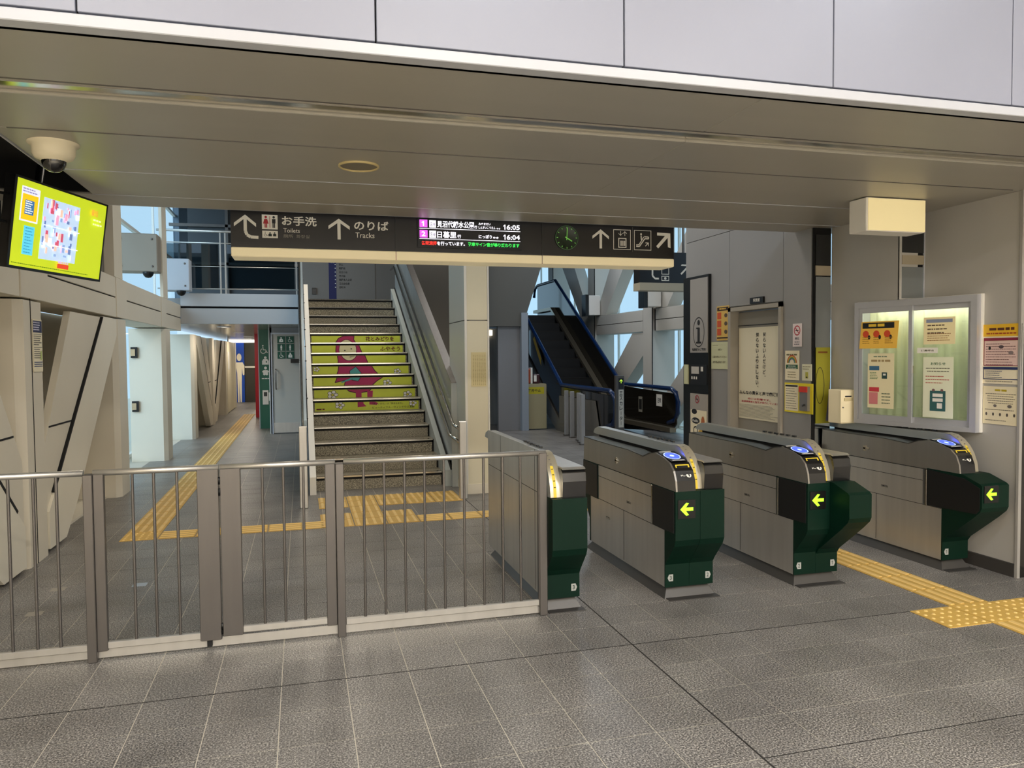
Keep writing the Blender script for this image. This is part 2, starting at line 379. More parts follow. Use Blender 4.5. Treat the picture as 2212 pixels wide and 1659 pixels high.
# right hand wall, stepped, and office window
wr = MB().box(4.68, 4.85, 4.04, 4.33, 0, 2.62, M_GREY).box(4.68, 4.85, 4.33, 4.90, 1.94, 2.62, M_GREY).box(4.68, 4.85, 4.33, 4.90, 0, .964, M_GREY).box(4.58, 4.68, 4.90, 5.66, 0, .964, M_GREY).build('wall_right'); struct(wr)
box1('edge_trim', 4.665, 4.69, 4.03, 4.05, 0, 2.62, mat('#9d9a95', .5), wr)
box1('skirting', 4.66, 4.68, 4.05, 4.90, 0, .09, mat('#3b3835', .6), wr)
MB().box(4.45, 4.62, 5.31, 5.66, .975, 2.62, M_GREY).box(4.45, 4.62, 4.88, 5.31, 1.95, 2.62, M_GREY).build('wall_panel', wr)
box1('edge_trim', 4.672, 4.69, 4.872, 4.885, 1.95, 2.62, M_TRIM, wr)
structbox('wall_right_side', 4.69, 7.6, 4.035, 4.055, 0, 4.6, mat('#191614', .12, coat=.6))
dm = mat('#15181c', .08, .0, coat=1.)
mirror = mat('#c2cad2', .10, 1., bump=.25, bscale=2.2, stretch=(1, 1, .6))
g = struct(MB().box(4.45, 4.70, 4.885, 4.895, 1.95, 2.58, M_GAP).build('window_1'))
box1('pane', 4.47, 4.672, 4.878, 4.884, 1.96, 2.20, mirror, g); box1('pane', 4.47, 4.672, 4.878, 4.884, 2.31, 2.56, dm, g)
box1('mullion', 4.47, 4.672, 4.874, 4.884, 2.22, 2.29, mat('#a59a84', .5), g)
g = struct(MB().box(4.27, 4.45, 5.67, 5.68, 0, 2.62, M_GAP).build('window_2'))
box1('pane', 4.29, 4.44, 5.660, 5.666, .75, 2.20, mirror, g); box1('pane', 4.29, 4.44, 5.660, 5.666, 2.30, 2.56, dm, g)
box1('mullion', 4.29, 4.44, 5.656, 5.668, 2.21, 2.295, mat('#a59a84', .5), g)
wd = MB().box(4.29, 4.45, 5.69, 6.09, 0, 3.9, M_GREY).box(4.29, 4.45, 6.99, 7.92, 0, 3.9, M_GREY).box(4.29, 4.45, 6.09, 6.99, 2.02, 3.9, M_GREY).build('wall_office'); struct(wd)
def wallpanel(y0, y1, z0, z1): box1('wall_panel', 4.27, 4.29, y0 + .003, y1 - .003, z0 + .003, z1 - .003, M_GREYD, wd)
wallpanel(5.69, 6.09, 0, 2.80); wallpanel(5.69, 6.09, 2.8, 3.9); wallpanel(6.09, 7.0, 2.02, 2.8); wallpanel(6.09, 7.0, 2.8, 3.9)
wallpanel(7.0, 7.92, 0, 2.8); wallpanel(7.0, 7.92, 2.8, 3.9)
structbox('wall_office_end', 4.29, 6.0, 7.90, 7.94, 0, 3.9, M_GREYD)
# office door with big paper notice
dr = MB(); fr = mat('#a39d92', .5)
dr.box(4.245, 4.40, 6.09, 6.13, 0, 2.01, fr).box(4.245, 4.40, 6.94, 6.99, 0, 2.01, fr).box(4.245, 4.40, 6.09, 6.99, 1.97, 2.01, fr)
door = struct(dr.build('door_1')); box1('door_leaf', 4.34, 4.38, 6.13, 6.94, .02, 1.96, mat('#8d8981', .5), door, .003)
box1('transom_line', 4.335, 4.345, 6.13, 6.94, 1.82, 1.828, M_DARK, door)
MB().lathe((4.325, 6.20, .95), [(.0, -.0), (.02, 0), (.024, .012), (.02, .03), (0, .032)], M_CHROME, 14).build('door_knob', door)
# office sliding window unit, slightly skewed out of the wall
A0, A1 = Vector((4.43, 5.30, 0)), Vector((4.655, 4.335, 0)); UW = (A1 - A0).normalized(); LW = (A1 - A0).length; NW = UW.cross(Vector((0, 0, 1)))
ow = thing('office_window', 'aluminium framed sliding office window with notices taped inside the glass, behind the rightmost ticket gate', 'window', (A0.x, A0.y, .9))
def wb(b, a0, a1, z0, z1, n0, n1, m):
    vs = []
    for z in (z0, z1):
        for a, n in ((a0, n0), (a1, n0), (a1, n1), (a0, n1)): vs.append(A0 + UW * a + NW * n + Vector((0, 0, z)))
    return b.add(vs, [(0, 1, 2, 3), (7, 6, 5, 4), (1, 0, 4, 5), (2, 1, 5, 6), (3, 2, 6, 7), (0, 3, 7, 4)], m)
alu = mat('#b9bac0', .35, .4)
b = MB(); wb(b, 0, LW, .966, 1.0, 0, .05, alu); wb(b, 0, LW, 1.90, 1.95, 0, .05, alu); wb(b, 0, .035, 1.0, 1.9, 0, .05, alu); wb(b, LW - .045, LW, 1.0, 1.9, 0, .05, alu); b.build('frame', ow)
def sash(a0, a1, n):
    b = MB(); wb(b, a0, a1, 1.0, 1.045, n, n + .018, alu); wb(b, a0, a1, 1.86, 1.9, n, n + .018, alu); wb(b, a0, a0 + .03, 1.045, 1.86, n, n + .018, alu); wb(b, a1 - .03, a1, 1.045, 1.86, n, n + .018, alu)
    s_ = b.build('sash', ow); b = MB(); wb(b, a0 + .03, a1 - .03, 1.045, 1.86, n + .006, n + .010, M_GLASS); b.build('pane', s_)
sash(.04, .50, .026); sash(.46, LW - .045, .006)
cm_ = mat('#e6e2ba', .7, noise=.04, nscale=5, stretch=(3, 3, .3)); b = MB(); n_ = 40
vs = []
for k in range(n_ + 1):
    a = .0 + (LW) * k / n_; n2 = -.13 + .012 * math.sin(k * 1.9)
    for z in (.97, 1.94): vs.append(A0 + UW * a + NW * n2 + Vector((0, 0, z)))
b.add(vs, [[2 * k, 2 * k + 2, 2 * k + 3, 2 * k + 1] for k in range(n_)], cm_, True); b.build('curtain', ow, label='pale yellow green curtain behind the glass')
b = MB(); wb(b, -.0, LW, 1.94, 1.955, -.16, 0, M_WHITE); wb(b, 0, LW, .966, .972, -.16, 0, M_WHITE); wb(b, -.01, 0, .966, 1.955, -.16, 0, M_WHITE); wb(b, LW, LW + .01, .966, 1.955, -.16, 0, M_WHITE); b.build('reveal', ow)
b = MB(); wb(b, .49, .505, 1.38, 1.44, .024, .034, M_CHROME); b.build('latch', ow)
area('office_light', tuple((A0 + A1) / 2 - NW * .05 + Vector((0, 0, 1.93))), .85, 2.2, (1.0, .98, .86), rot=(0, 0, math.atan2(UW.y, UW.x)), sy=.06)
# ---------------- left side truss wall (beige cladding)
wl = MB(); L0, L1 = -2.45, -1.95
wl.box(-2.35, L1 - .012, 2.9, 14.0, 2.01, 2.43, M_GAP); twall = struct(wl.build('wall_truss'))
seg = [3.0, 6.28, 6.9, 9.28, 9.78, 12.1, 12.5, 13.98]
for y0, y1 in zip(seg[:-1], seg[1:]):
    if y1 - y0 < .7: box1('cladding_panel', -2.4, L1 + .008, y0, y1, 2.0, 2.44, M_BEIGE, twall, .004)
    else:
        box1('cladding_panel', -2.4, L1, y0 + .006, y1 - .006, 2.225, 2.44, M_BEIGE, twall, .004); box1('cladding_panel', -2.4, L1, y0 + .006, y1 - .006, 2.0, 2.212, M_BEIGE, twall, .004)
def pillar(y0, z1=1.985, d=.50, x0=L0, m=M_BEIGE, name='pillar_cladding'):
    c = .055; return MB().prism([(x0, y0), (L1 - c, y0), (L1, y0 + c), (L1, y0 + d - c), (L1 - c, y0 + d), (x0, y0 + d)], 'z', .0, z1, m).build(name, twall)
for y in (6.28, 9.28, 12.38, 15.45, 18.55, 21.7, 24.8): pillar(y)
MB().prism([(L1, 6.48), (L1 + .004, 6.48), (L1 + .004, 6.486), (L1, 6.486)], 'z', 0, 2.4, M_GAP).build('pillar_joint', twall)
for y, x_ in ((6.28, -2.05), (9.28, -2.10), (12.38, -2.0)): box1('upper_post', x_, L1 - .01, y, y + .40, 2.45, 5.2, M_BEIGE, twall)
def strut(pts, x0, x1, m=M_BEIGEL): return MB().prism(pts, 'x', x0, x1, m).build('diagonal_strut', twall)
def vee(yc, s=1):
    ya, yb_ = sorted((yc + s * (6.92 - 6.6), yc + s * (7.54 - 6.6))); box1('shadow_joint', -1.98, -1.972, ya, yb_, .992, 1.006, M_GAP, twall)
    f = lambda P: [(yc + s * (y - 6.6), z) for y, z in P]
    strut(f([(6.80, .03), (7.24, .03), (7.62, .30), (9.28, 1.80), (9.28, 1.98), (8.70, 1.98), (6.95, .46), (6.80, .33)]), -2.06, L1 - .004)
    MB().prism(f([(6.76, .30), (6.95, .46), (8.68, 1.97), (7.62, 1.97), (6.76, .80)]), 'x', -2.03, -1.975, M_BEIGE).build('web_panel', twall)
    MB().prism(f([(6.935, .47), (6.955, .455), (8.71, 1.975), (8.675, 1.975)]), 'x', -2.0, L1 - .002, M_GAP).build('shadow_joint', twall)
vee(6.6); vee(6.45, -1); vee(18.8); vee(18.7, -1)
MB().prism([(-2.1, 6.75), (-2.1, 9.3), (-2.3, 9.3), (-2.3, 6.75)], 'z', 0, .02, M_BEIGE).build('sill', twall)
for y0, y1 in ((2.9, 9.28), (15.6, 27.6)): 
    box1('back_panel', -2.5, -2.42, y0, y1, 0, .99, M_BEIGE, twall); box1('back_panel', -2.5, -2.42, y0, y1, 1.0, 2.0, M_BEIGE, twall)
box1('shadow_joint', -2.42, -2.41, 3, 9.28, .985, 1.005, M_GAP, twall)
# glazed bays on the left
gl = MB(); 
for y in (9.35, 12.4, 15.5): gl.box(-2.62, -2.58, y - .015, y + .015, 0, 5.2, M_WHITE)
for z in (.02, 2.6, 3.6, 4.6): gl.box(-2.62, -2.56, 9.3, 30, z, z + .05, M_WHITE)
w3 = struct(gl.build('window_3')); box1('pane', -2.60, -2.592, 9.3, 18.0, 0, 5.2, M_GLASS, w3)
structbox('wall_left_upper', -2.62, -2.5, 18, 28, 2.2, 5.2, mat('#5d6d7c', .4))
# steel boxes with cameras on the upper posts; shade and daylight put into their colours
def acc_box(x0, x1, y, z0, z1, label, cl, mc='#8f877a'):
    t = thing('access_box', label, 'box', ((x0 + x1) / 2, y, z0), 'square steel boxes on the upper posts')
    m = mat(mc, .5); box1('housing', x0, x1, y - .16, y + .14, z0, z1, m, t, .012)
    for a in (x0 + .07, x1 - .07):
        for z in (z0 + .08, z1 - .08): MB().lathe((a, y - .166, z), [(0, -.004), (.014, -.003), (.016, .006)], M_STEELD, 10, 'y').build('bolt', t)
    t = thing('dome_camera', cl, 'camera', (x1 - .14, y - .10, z0 - .09), 'small dark dome cameras under the steel boxes')
    MB().lathe((x1 - .14, y - .10, z0), [(.075, 0), (.075, -.02), (.062, -.05), (.04, -.075), (0, -.085)], M_BLACK, 18).build('dome', t)
acc_box(-2.52, -1.97, 12.2, 2.79, 3.34, 'steel box in beige darkened for shade, with corner bolts on the post, left of the stairs above the beam', 'dark dome camera under the nearer steel box')
acc_box(-2.19, -1.75, 13.78, 2.655, 3.18, 'steel box coloured pale bluish for daylight, with corner bolts, right of and behind the nearer one', 'dark dome camera under the farther steel box', '#b6bdc6')
for y, z in ((12.42, 1.63), (12.42, .83)):
    t = thing('bracket', ('upper' if z > 1 else 'lower') + ' small black bracket on the pale blue lit pillar edge', 'bracket', (-2.40, y - .07, z - .08)); box1('plate', -2.42, -2.33, y - .075, y - .05, z - .08, z + .08, M_BLACK, t); box1('pin', -2.42, -2.36, y - .085, y - .0745, z - .05, z + .05, M_CHROME, t)
# notice column sticker on first pillar
def d(c, w, h):
    c.rect(.005, h - .10, w - .005, h - .01, flat('#2c2f55')).lines(.015, w - .01, h - .02, 4, .018, .008, flat('#d9d6e6'), 3)
    for k in range(2): c.rect(.012, h - .115 - k * .10, w - .012, h - .111 - k * .10, flat('#6c6a6a')); c.lines(.015, w - .02, h - .125 - k * .10, 5, .016, .006, flat('#77726a'), k)
    c.rect(.012, .04, w - .012, .047, flat('#3a4274')); c.rect(.012, .055, w - .012, .062, flat('#3a4274')); c.rect(.012, .07, w - .012, .077, flat('#3a4274'))
    c.rect(w - .055, .09, w - .02, .16, flat('#b9c97a'))
poster('notice_sheet', 'tall narrow timetable-like notice with dark blue header on the nearest left pillar', 'notice', (L1 + .002, 6.51, 1.45), .21, .40, (0, 1, 0), M_CREAMW, d)
# ---------------- mezzanine beam and corridor
mz = MB().box(-1.95, 0.0, 14.02, 14.3, 2.13, 2.6, M_GAP).build('wall_mezzanine'); struct(mz)
blu = mat('#b8babd', .45)
box1('beam_panel', -1.95, -.03, 13.98, 14.05, 2.42, 2.64, blu, mz, .003); box1('beam_panel', -1.95, -.03, 13.98, 14.05, 2.12, 2.385, blu, mz, .003)
structbox('floor_mezzanine', -2.5, 1.85, 14.05, 18.6, 2.45, 2.56, M_GREYD)
structbox('floor_mezzanine_rear', 1.85, 6.7, 19.0, 29, 2.45, 2.56, M_GREYD)
structbox('ceiling_corridor', -2.5, 1.0, 14.06, 28, 2.13, 2.2, mat('#b9b4ab', .18, .6))
rl = thing('glass_balustrade', 'glass balustrade with steel rails along the upper floor, above the corridor', 'balustrade', (-1.1, 14, 2.6))
b = MB()
for z, r_ in ((3.70, .022), (3.50, .012), (3.10, .008), (2.72, .012)): b.tube([(-2.3, 14.0, z), (0, 14.0, z)], r_, M_STEEL)
b.build('rail', rl)
for x in (-2.25, -1.30, -1.22, -.05): MB().box(x - .012, x + .012, 13.99, 14.03, 2.6, 3.70, M_STEEL).build('post', rl)
for x0, x1 in ((-2.2, -1.33), (-1.19, -.08)): MB().box(x0, x1, 14.008, 14.016, 2.72, 3.48, M_GLASSB).build('glass_panel', rl)
structbox('wall_upper_far', -2.25, .06, 17.4, 17.5, 2.56, 5.2, mat('#474c50', .25))
structbox('wall_upper_mid', .06, 4.0, 17.2, 17.3, 2.56, 5.2, mat('#75706a', .5))
uf = struct(MB().box(-2.6, 0, 17.3, 17.38, 3.5, 3.56, M_STEELD).box(-2.6, 0, 17.3, 17.38, 4.3, 4.36, M_STEELD).box(-1.5, -1.44, 17.3, 17.38, 2.6, 5.2, M_STEELD).build('trim_1'))
# station list panel above the stairs
def d(c, w, h):
    c.rect(.0, 0, .16, h, flat('#0b1450')); c.text('駅', .03, h - .12, .09, .09, M_WHITE)
    for k, s_ in enumerate(['足立', '赤土', '熊野前', '足立小台', '扇大橋', '高野舎人公園', '江北谷在家', '西新井']):
        c.ell(.14, h - .06 - k * .083, .012, .012, M_WHITE, 10); c.text(s_, .22, h - .085 - k * .083, .045 * len(s_), .05, M_INK)
poster('station_list', 'wall panel with dark blue stripe and column of station names above the stairs', 'sign', (.62, 17.19, 2.58), 1.0, 1.12, (1, 0, 0), mat('#7b7670', .5), d)
t = thing('wall_vent', 'small dark square vent on the wall at the top of the stairs', 'vent', (.31, 17.18, 2.93)); box1('cover', .26, .35, 17.17, 17.2, 2.90, 3.04, M_DARK, t)
b = MB(); [b.box(.265, .345, 17.165, 17.171, 2.91 + k * .02, 2.918 + k * .02, M_STEELD) for k in range(6)]; b.build('slat', t)
# corridor walls
structbox('wall_corridor_right', -.87, -.80, 17.36, 27.6, 0, 2.13, M_GREY)
structbox('wall_red_screen', -1.135, -1.035, 20.5, 20.6, 0, 2.13, mat('#b5142c', .4))
cw = struct(MB().box(-.60, 0.0, 16.05, 16.15, 0, 2.13, M_GREYD).box(-.62, -.56, 16.05, 17.4, 0, 2.13, M_GREY).build('wall_toilet'))
t = thing('toilet_sign', 'tall dark green toilet panel with white wheelchair, ostomate and baby symbols', 'sign', (-.74, 17.30, 0))
box1('board', -.87, -.60, 17.28, 17.33, 0.0, 2.13, mat('#0b5c45', .35), t); box1('edge', -.885, -.868, 17.27, 17.34, 0, 2.13, M_TRIM, t)
c = Canvas((-.87, 17.28, 0)); wh = M_WHITE
def wheelchair(c, a, b, s, m):
    c.ell(a - s * .08, b + s * .46, s * .08, s * .08, m, 12).line([(a - s * .08, b + s * .36), (a - s * .05, b), (a + s * .2, b), (a + s * .33, b - s * .3), (a + s * .42, b - s * .26)], s * .075, m).ring(a - s * .05, b - s * .12, s * .3, s * .3, s * .07, m, 20, 120, 350)
def person(c, a, b, s, m, skirt=False):
    c.ell(a, b + s * .43, s * .11, s * .11, m, 12)
    if skirt: c.poly([(a - s * .12, b + s * .28), (a + s * .12, b + s * .28), (a + s * .24, b - s * .15), (a - s * .24, b - s * .15)], m)
    else: c.rect(a - s * .15, b - s * .1, a + s * .15, b + s * .28, m)
    c.rect(a - s * .11, b - s * .5, a - s * .02, b - s * .05, m).rect(a + s * .02, b - s * .5, a + s * .11, b - s * .05, m)
def bust(c, a, b, s, m, hole='#0b5c45'):
    c.ell(a, b + s * .36, s * .14, s * .14, m, 12).poly([(a - s * .34, b - s * .4), (a + s * .34, b - s * .4), (a + s * .34, b), (a + s * .2, b + s * .2), (a - s * .2, b + s * .2), (a - s * .34, b)], m).ell(a + s * .1, b - s * .1, s * .07, s * .1, flat(hole), 8)
wheelchair(c, .10, 1.70, .2, wh); bust(c, .13, 1.46, .2, wh); c.ell(.13, 1.31, .03, .03, wh, 12).ell(.13, 1.23, .07, .035, wh, 14).ell(.105, 1.18, .028, .03, wh, 10).ell(.155, 1.18, .028, .03, wh, 10)
c.lines(.05, .22, 1.09, 1, .02, .018, wh, 5); c.build('symbols', t)
t2 = thing('wall_unit', 'small steel intercom unit mounted on the green toilet panel', 'intercom', (-.76, 17.27, .5)); box1('plate', -.81, -.69, 17.255, 17.279, .52, .83, M_STEEL, t2); box1('screen', -.785, -.715, 17.25, 17.256, .70, .79, M_DARK, t2); box1('handset', -.68, -.655, 17.25, 17.279, .6, .78, M_WHITE, t2)
dd = struct(MB().box(-.575, -.555, 15.98, 16.05, 0, 2.0, M_TRIM).box(-.575, 0, 15.98, 16.05, 2.0, 2.03, M_TRIM).build('door_2'))
box1('door_leaf', -.552, -.02, 16.0, 16.04, .02, 2.0, mat('#aaa49a', .5), dd); box1('kick_plate', -.55, -.02, 15.995, 16.0, .02, .22, M_STEEL, dd)
MB().tube([(-.49, 15.99, 1.3), (-.49, 15.94, 1.28), (-.49, 15.94, .92), (-.49, 15.99, .9)], .012, M_STEELD, 8).build('pull_handle', dd)
box1('door_closer', -.2, -.04, 15.95, 16.0, 1.42, 1.5, M_BLACK, dd)
t = thing('symbol_board', 'block of six small dark green toilet symbols on the grey sliding door', 'sign', (-.3, 15.99, 1.5)); c = Canvas((-.47, 15.9885, 1.5))
b = MB()
for i in range(2):
    for k in range(3):
        a0, b0 = .02 + i * .17, .01 + k * .155; b.box(-.47 + a0, -.47 + a0 + .15, 15.99, 15.998, 1.5 + b0, 1.5 + b0 + .14, mat('#0b4b39', .4)); c.l = 1
        [wheelchair, person, bust, bust, person, wheelchair][i * 3 + k](c, a0 + .075, b0 + .065, .11, wh)
b.build('tile_board', t); c.build('symbols', t)
# far toilet wall
bw = struct(MB().box(-2.4, -.9, 27.6, 27.75, 0, 2.2, mat('#2b2a27', .4)).build('wall_corridor_end'))
box1('wall_panel', -2.3, -1.87, 27.56, 27.6, 0, 2.13, mat('#0f4fc0', .35, noise=.1, nscale=2), bw); box1('wall_panel', -1.84, -1.46, 27.56, 27.6, 0, 1.18, mat('#3a3933', .2), bw); box1('wall_panel', -1.84, -1.46, 27.56, 27.6, 1.24, 2.08, mat('#3a3933', .2), bw)
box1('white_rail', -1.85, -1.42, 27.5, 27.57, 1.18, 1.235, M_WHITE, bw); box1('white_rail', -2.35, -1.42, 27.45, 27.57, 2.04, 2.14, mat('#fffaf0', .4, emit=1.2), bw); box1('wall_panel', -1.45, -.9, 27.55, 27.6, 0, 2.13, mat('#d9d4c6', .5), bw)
t = thing('man_sign', 'life-size white man silhouette on the blue wall at the corridor end', 'sign', (-2.03, 27.5, 0)); b = MB(); wm = mat('#fff8e2', .5)
b.prism([(-2.03 + .075 * math.cos(k * math.pi / 8), 1.54 + .13 * math.sin(k * math.pi / 8)) for k in range(16)], 'y', 27.53, 27.56, wm)
b.prism([(-2.19, .95), (-2.15, .92), (-2.13, .98), (-2.12, 1.2), (-2.10, .98), (-2.09, .0), (-2.045, .0), (-2.03, .85), (-2.015, 0), (-1.97, 0), (-1.955, .98), (-1.945, 1.2), (-1.93, .98), (-1.91, .92), (-1.87, .95), (-1.865, 1.25), (-1.92, 1.37), (-2.14, 1.37), (-2.195, 1.25)], 'y', 27.53, 27.56, wm); b.build('figure', t)
t = thing('corridor_cabinet', 'tall cream wall panel at the left end of the corridor', 'panel', (-2.2, 22.2, 0)); box1('body', -2.3, -1.95, 22.25, 24.7, .02, 1.98, M_CREAMW, t); box1('paper', -1.949, -1.945, 22.4, 22.9, 1.2, 1.7, M_WHITE, t)
for ly in (15.5, 19.0, 22.5, 26.0):
    t = thing('corridor_lamp', ['nearest', 'second', 'third', 'farthest'][int((ly - 15) // 3.5)] + ' recessed round downlight of the corridor ceiling row', 'lamp', (-1.4, ly, 2.11), 'corridor ceiling downlights'); MB().lathe((-1.4, ly, 2.13), [(.13, 0), (.13, -.012), (.1, -.014), (.098, -.004)], M_TRIM, 20).build('rim', t); MB().lathe((-1.4, ly, 2.13), [(.098, -.008), (0, -.009)], mat('#fff4de', .5, emit=6), 20).build('diffuser', t)
# ---------------- stairs
SY, SR, ST, SX0, SX1 = 9.0, .16, .33, .14, 1.62
st = thing('staircase', 'granite staircase with steel nosings and a picture across the risers', 'stairs', (.88, 9.0, 0))
LIME = mat('#d2da44', .5, noise=.05, nscale=6)
for k in range(16):
    y, z = SY + k * ST, (k + 1) * SR
    box1('tread', SX0, SX1, y + .002, y + ST + .03, z - .16 if k else 0, z, M_STEP, st)
    n = MB().prism([(y - .012, z + .004), (y + .045, z + .004), (y + .045, z - .002), (y + .002, z - .002), (y + .002, z - .014), (y - .012, z - .014)], 'x', SX0 + .01, SX1 - .01, M_CHROME).build('nosing', st)
    box1('shadow_strip', SX0, SX1, y - .006, y + .003, z - .040, z - .014, M_GAP, st)
    if 5 <= k <= 11: box1('riser_picture', SX0 + .03, SX1 - .04, y - .003, y + .002, z - .158, z - .042, LIME, st, label='lime green printed riser')
    box1('side_gap', SX1 - .02, SX1, y - .006, y + .003, z - .16, z, M_GAP, st)
box1('landing', SX0, SX1, SY + 16 * ST, SY + 16 * ST + .4, 2.40, 2.56, M_STEP, st)
# picture on the risers: drawn as one picture, cut by riser
pic = {k: Canvas((SX0, SY + k * ST - .003, k * SR)) for k in range(16)}
def sy(v): return v      # picture height runs continuously in riser space (.16 per riser), riser 5 at the bottom
def clip(poly, lo, hi):
    def cut(P, f, t):
        out = []
        for i in range(len(P)):
            a, b_ = P[i - 1], P[i]
            fa, fb = f(a), f(b_)
            if (fa >= 0) != (fb >= 0):
                q = fa / (fa - fb); out.append((a[0] + (b_[0] - a[0]) * q, a[1] + (b_[1] - a[1]) * q))
            if fb >= 0: out.append(b_)
        return out
    P = cut(poly, lambda p: p[1] - lo, lo)
    return cut(P, lambda p: hi - p[1], hi) if P else P
def art(poly, m):
    """poly in picture units: x metres from left, y in risers (5..12)"""
    for k in range(5, 12):
        P = clip(poly, k + .03, k + .73)
        if len(P) >= 3: pic[k].poly([(x, (y - k) * .16) for x, y in P], m)
def ellp(a, b_, ra, rb, n=22): return [(a + ra * math.cos(2 * math.pi * i / n), b_ + rb * math.sin(2 * math.pi * i / n)) for i in range(n)]
MAG = flat('#b0245c'); MAGD = flat('#4b0f2c'); SKIN = flat('#e3dcae'); TEAL = flat('#4fa0a0')
def outline(poly, t=.012):
    n = len(poly)
    for i in range(n):
        (a, b_), (c_, d_) = poly[i], poly[(i + 1) % n]; L = math.hypot(c_ - a, (d_ - b_) * .16) or 1
        nx, ny = -(d_ - b_) * .16 / L * t / 2, (c_ - a) / L * t / 2 / .16
        q = t / 2 / L
        art([(a - nx, b_ - ny), (c_ - nx, d_ - ny), (c_ + nx, d_ + ny), (a + nx, b_ + ny)], MAGD)
cloak = [(.62, 11.75), (.70, 11.7), (.69, 11.35), (.74, 10.9), (.80, 9.95), (.86, 9.0), (.93, 8.3), (1.02, 7.75), (.93, 7.4), (.86, 7.0), (.78, 6.55), (.62, 6.4), (.50, 6.6), (.46, 7.0), (.48, 7.5), (.40, 7.4), (.33, 7.3), (.36, 7.75), (.39, 8.3), (.41, 9.2), (.39, 10.2), (.40, 11.0), (.45, 11.5), (.53, 11.72)]
art(cloak, MAG); outline(cloak)
art([(.60, 6.5), (.68, 6.5), (.68, 5.6), (.72, 5.35), (.60, 5.3)], MAG); art([(.76, 6.6), (.84, 6.6), (.83, 5.75), (.88, 5.6), (.86, 5.45), (.76, 5.5)], MAG)
face = ellp(.575, 10.3, .135, 1.05); art(face, SKIN); outline(face, .008)
for a, b_ in ((.53, 10.25), (.63, 10.4)): art(ellp(a, b_, .012, .06, 8), M_INK)
art([(.58, 9.62), (.66, 9.7), (.65, 9.66), (.585, 9.56)], M_INK)
can = [(.56, 8.3), (.65, 8.7), (.73, 8.1), (.66, 7.4), (.57, 7.5)]; art(can, TEAL); outline(can, .009); art([(.57, 7.75), (.57, 7.55), (.42, 7.25), (.42, 7.35)], TEAL)
def bloom(a, b_, s):
    for k in range(5):
        w = 2 * math.pi * k / 5; e = ellp(a + s * .6 * math.cos(w), b_ + s * .6 * math.sin(w) / .2, s * .38, s * .38 / .18, 12); art(e, M_INK)
    for k in range(5):
        w = 2 * math.pi * k / 5; art(ellp(a + s * .6 * math.cos(w), b_ + s * .6 * math.sin(w) / .2, s * .31, s * .31 / .19, 12), M_WHITE)
    art(ellp(a, b_, s * .2, s / .9, 10), flat('#d8c93c'))
bloom(.08, 8.5, .05); bloom(1.27, 8.2, .06); bloom(1.08, 7.2, .07); bloom(.28, 6.3, .08); bloom(.36, 5.5, .07); bloom(1.33, 6.2, .07); bloom(1.36, 5.55, .06)
RB = flat('#6b1414'); pic[11].text('花とみどりを', .88, .035, .46, .07, RB); pic[10].text('ふやそう', 1.08, .03, .32, .07, RB)
pic[5].text('「美しいまち」は「安全なまち」', .80, .075, .42, .028, M_INK, False).text('ビューティフル・ウィンドウズ運動', .80, .022, .58, .03, M_INK, False).lines(.05, .22, .04, 1, .02, .02, RB, 8)
for k in range(5, 12): pic[k].build('riser_print', st)
# stringers and side walls
def slope_band(x0, x1, y0, y1, lo, hi, m, name, par):
    zz = lambda y: SR + (y - SY) * SR / ST
    return MB().prism([(y0, max(0, zz(y0) + lo)), (y1, zz(y1) + lo), (y1, zz(y1) + hi), (y0, zz(y0) + hi)], 'x', x0, x1, m).build(name, par)
sw = thing('stair_side_wall', 'steel clad sloping side wall right of the stairs', 'wall', (1.7, 9.2, 0))
mw = mat('#9aa5a9', .28, .45, noise=.10, nscale=5, stretch=(1, 1, .4))
slope_band(1.70, 1.78, 8.80, 14.2, -.15, 1.16, mw, 'cladding', sw); box1('base_panel', 1.70, 1.78, 8.80, 9.6, 0, .3, mw, sw); box1('end_cap', 1.69, 1.79, 8.78, 8.80, 0, 1.22, mat('#a9adaa', .5), sw)
slope_band(1.69, 1.79, 8.80, 14.2, 1.16, 1.170, M_STEELD, 'top_cap', sw)
slope_band(1.62, 1.70, 8.86, 14.2, -.6, .10, mat('#aab0ad', .4), 'stringer', sw); slope_band(1.685, 1.70, 8.86, 14.2, .10, .125, M_GAP, 'joint', sw)
sl = thing('stair_left_wall', 'thin steel and glass side panel left of the stairs', 'wall', (.1, 9.0, 0))
slope_band(.07, .14, 8.75, 14.2, -.6, .16, M_WHITE, 'stringer', sl); slope_band(.02, .05, 8.75, 14.2, -.7, .80, mat('#9fb0bb', .3, .4), 'side_panel', sl)
def handrail(name, label, x, zoff, yoff, side):
    t = thing(name, label, 'handrail', (x, 8.1, 0)); b = MB()
    zz = lambda y: SR + (y - SY) * SR / ST
    for h, y0 in ((.82, 8.55), (.58, 8.75)):
        b.tube([(x, 8.1, zz(y0) + h - .02), (x, y0, zz(y0) + h), (x, 14.0, zz(14.0) + h), (x, 14.5, zz(14.0) + h)], .019, M_CHROME, 12)
    b.build('rail', t); b = MB()
    for k in range(6):
        y = 9.3 + k * .9
        for h in (.82, .58): b.tube([(x, y, zz(y) + h), (x, y + .01, zz(y) + h - .06), (x + side * .07, y + .01, zz(y) + h - .07)], .008, M_STEELD, 8)
    b.build('bracket', t)
    b = MB().box(x - .035, x + .045, 8.0, 8.07, 0, .84, M_STEEL, .006); b.build('end_post', t); return t
handrail('handrail', 'double steel handrail with flat end post right of the stairs', 1.76 - .10, 0, 0, 1)
handrail('handrail', 'double steel handrail with flat end post left of the stairs', -.02 + .02, 0, 0, 1)
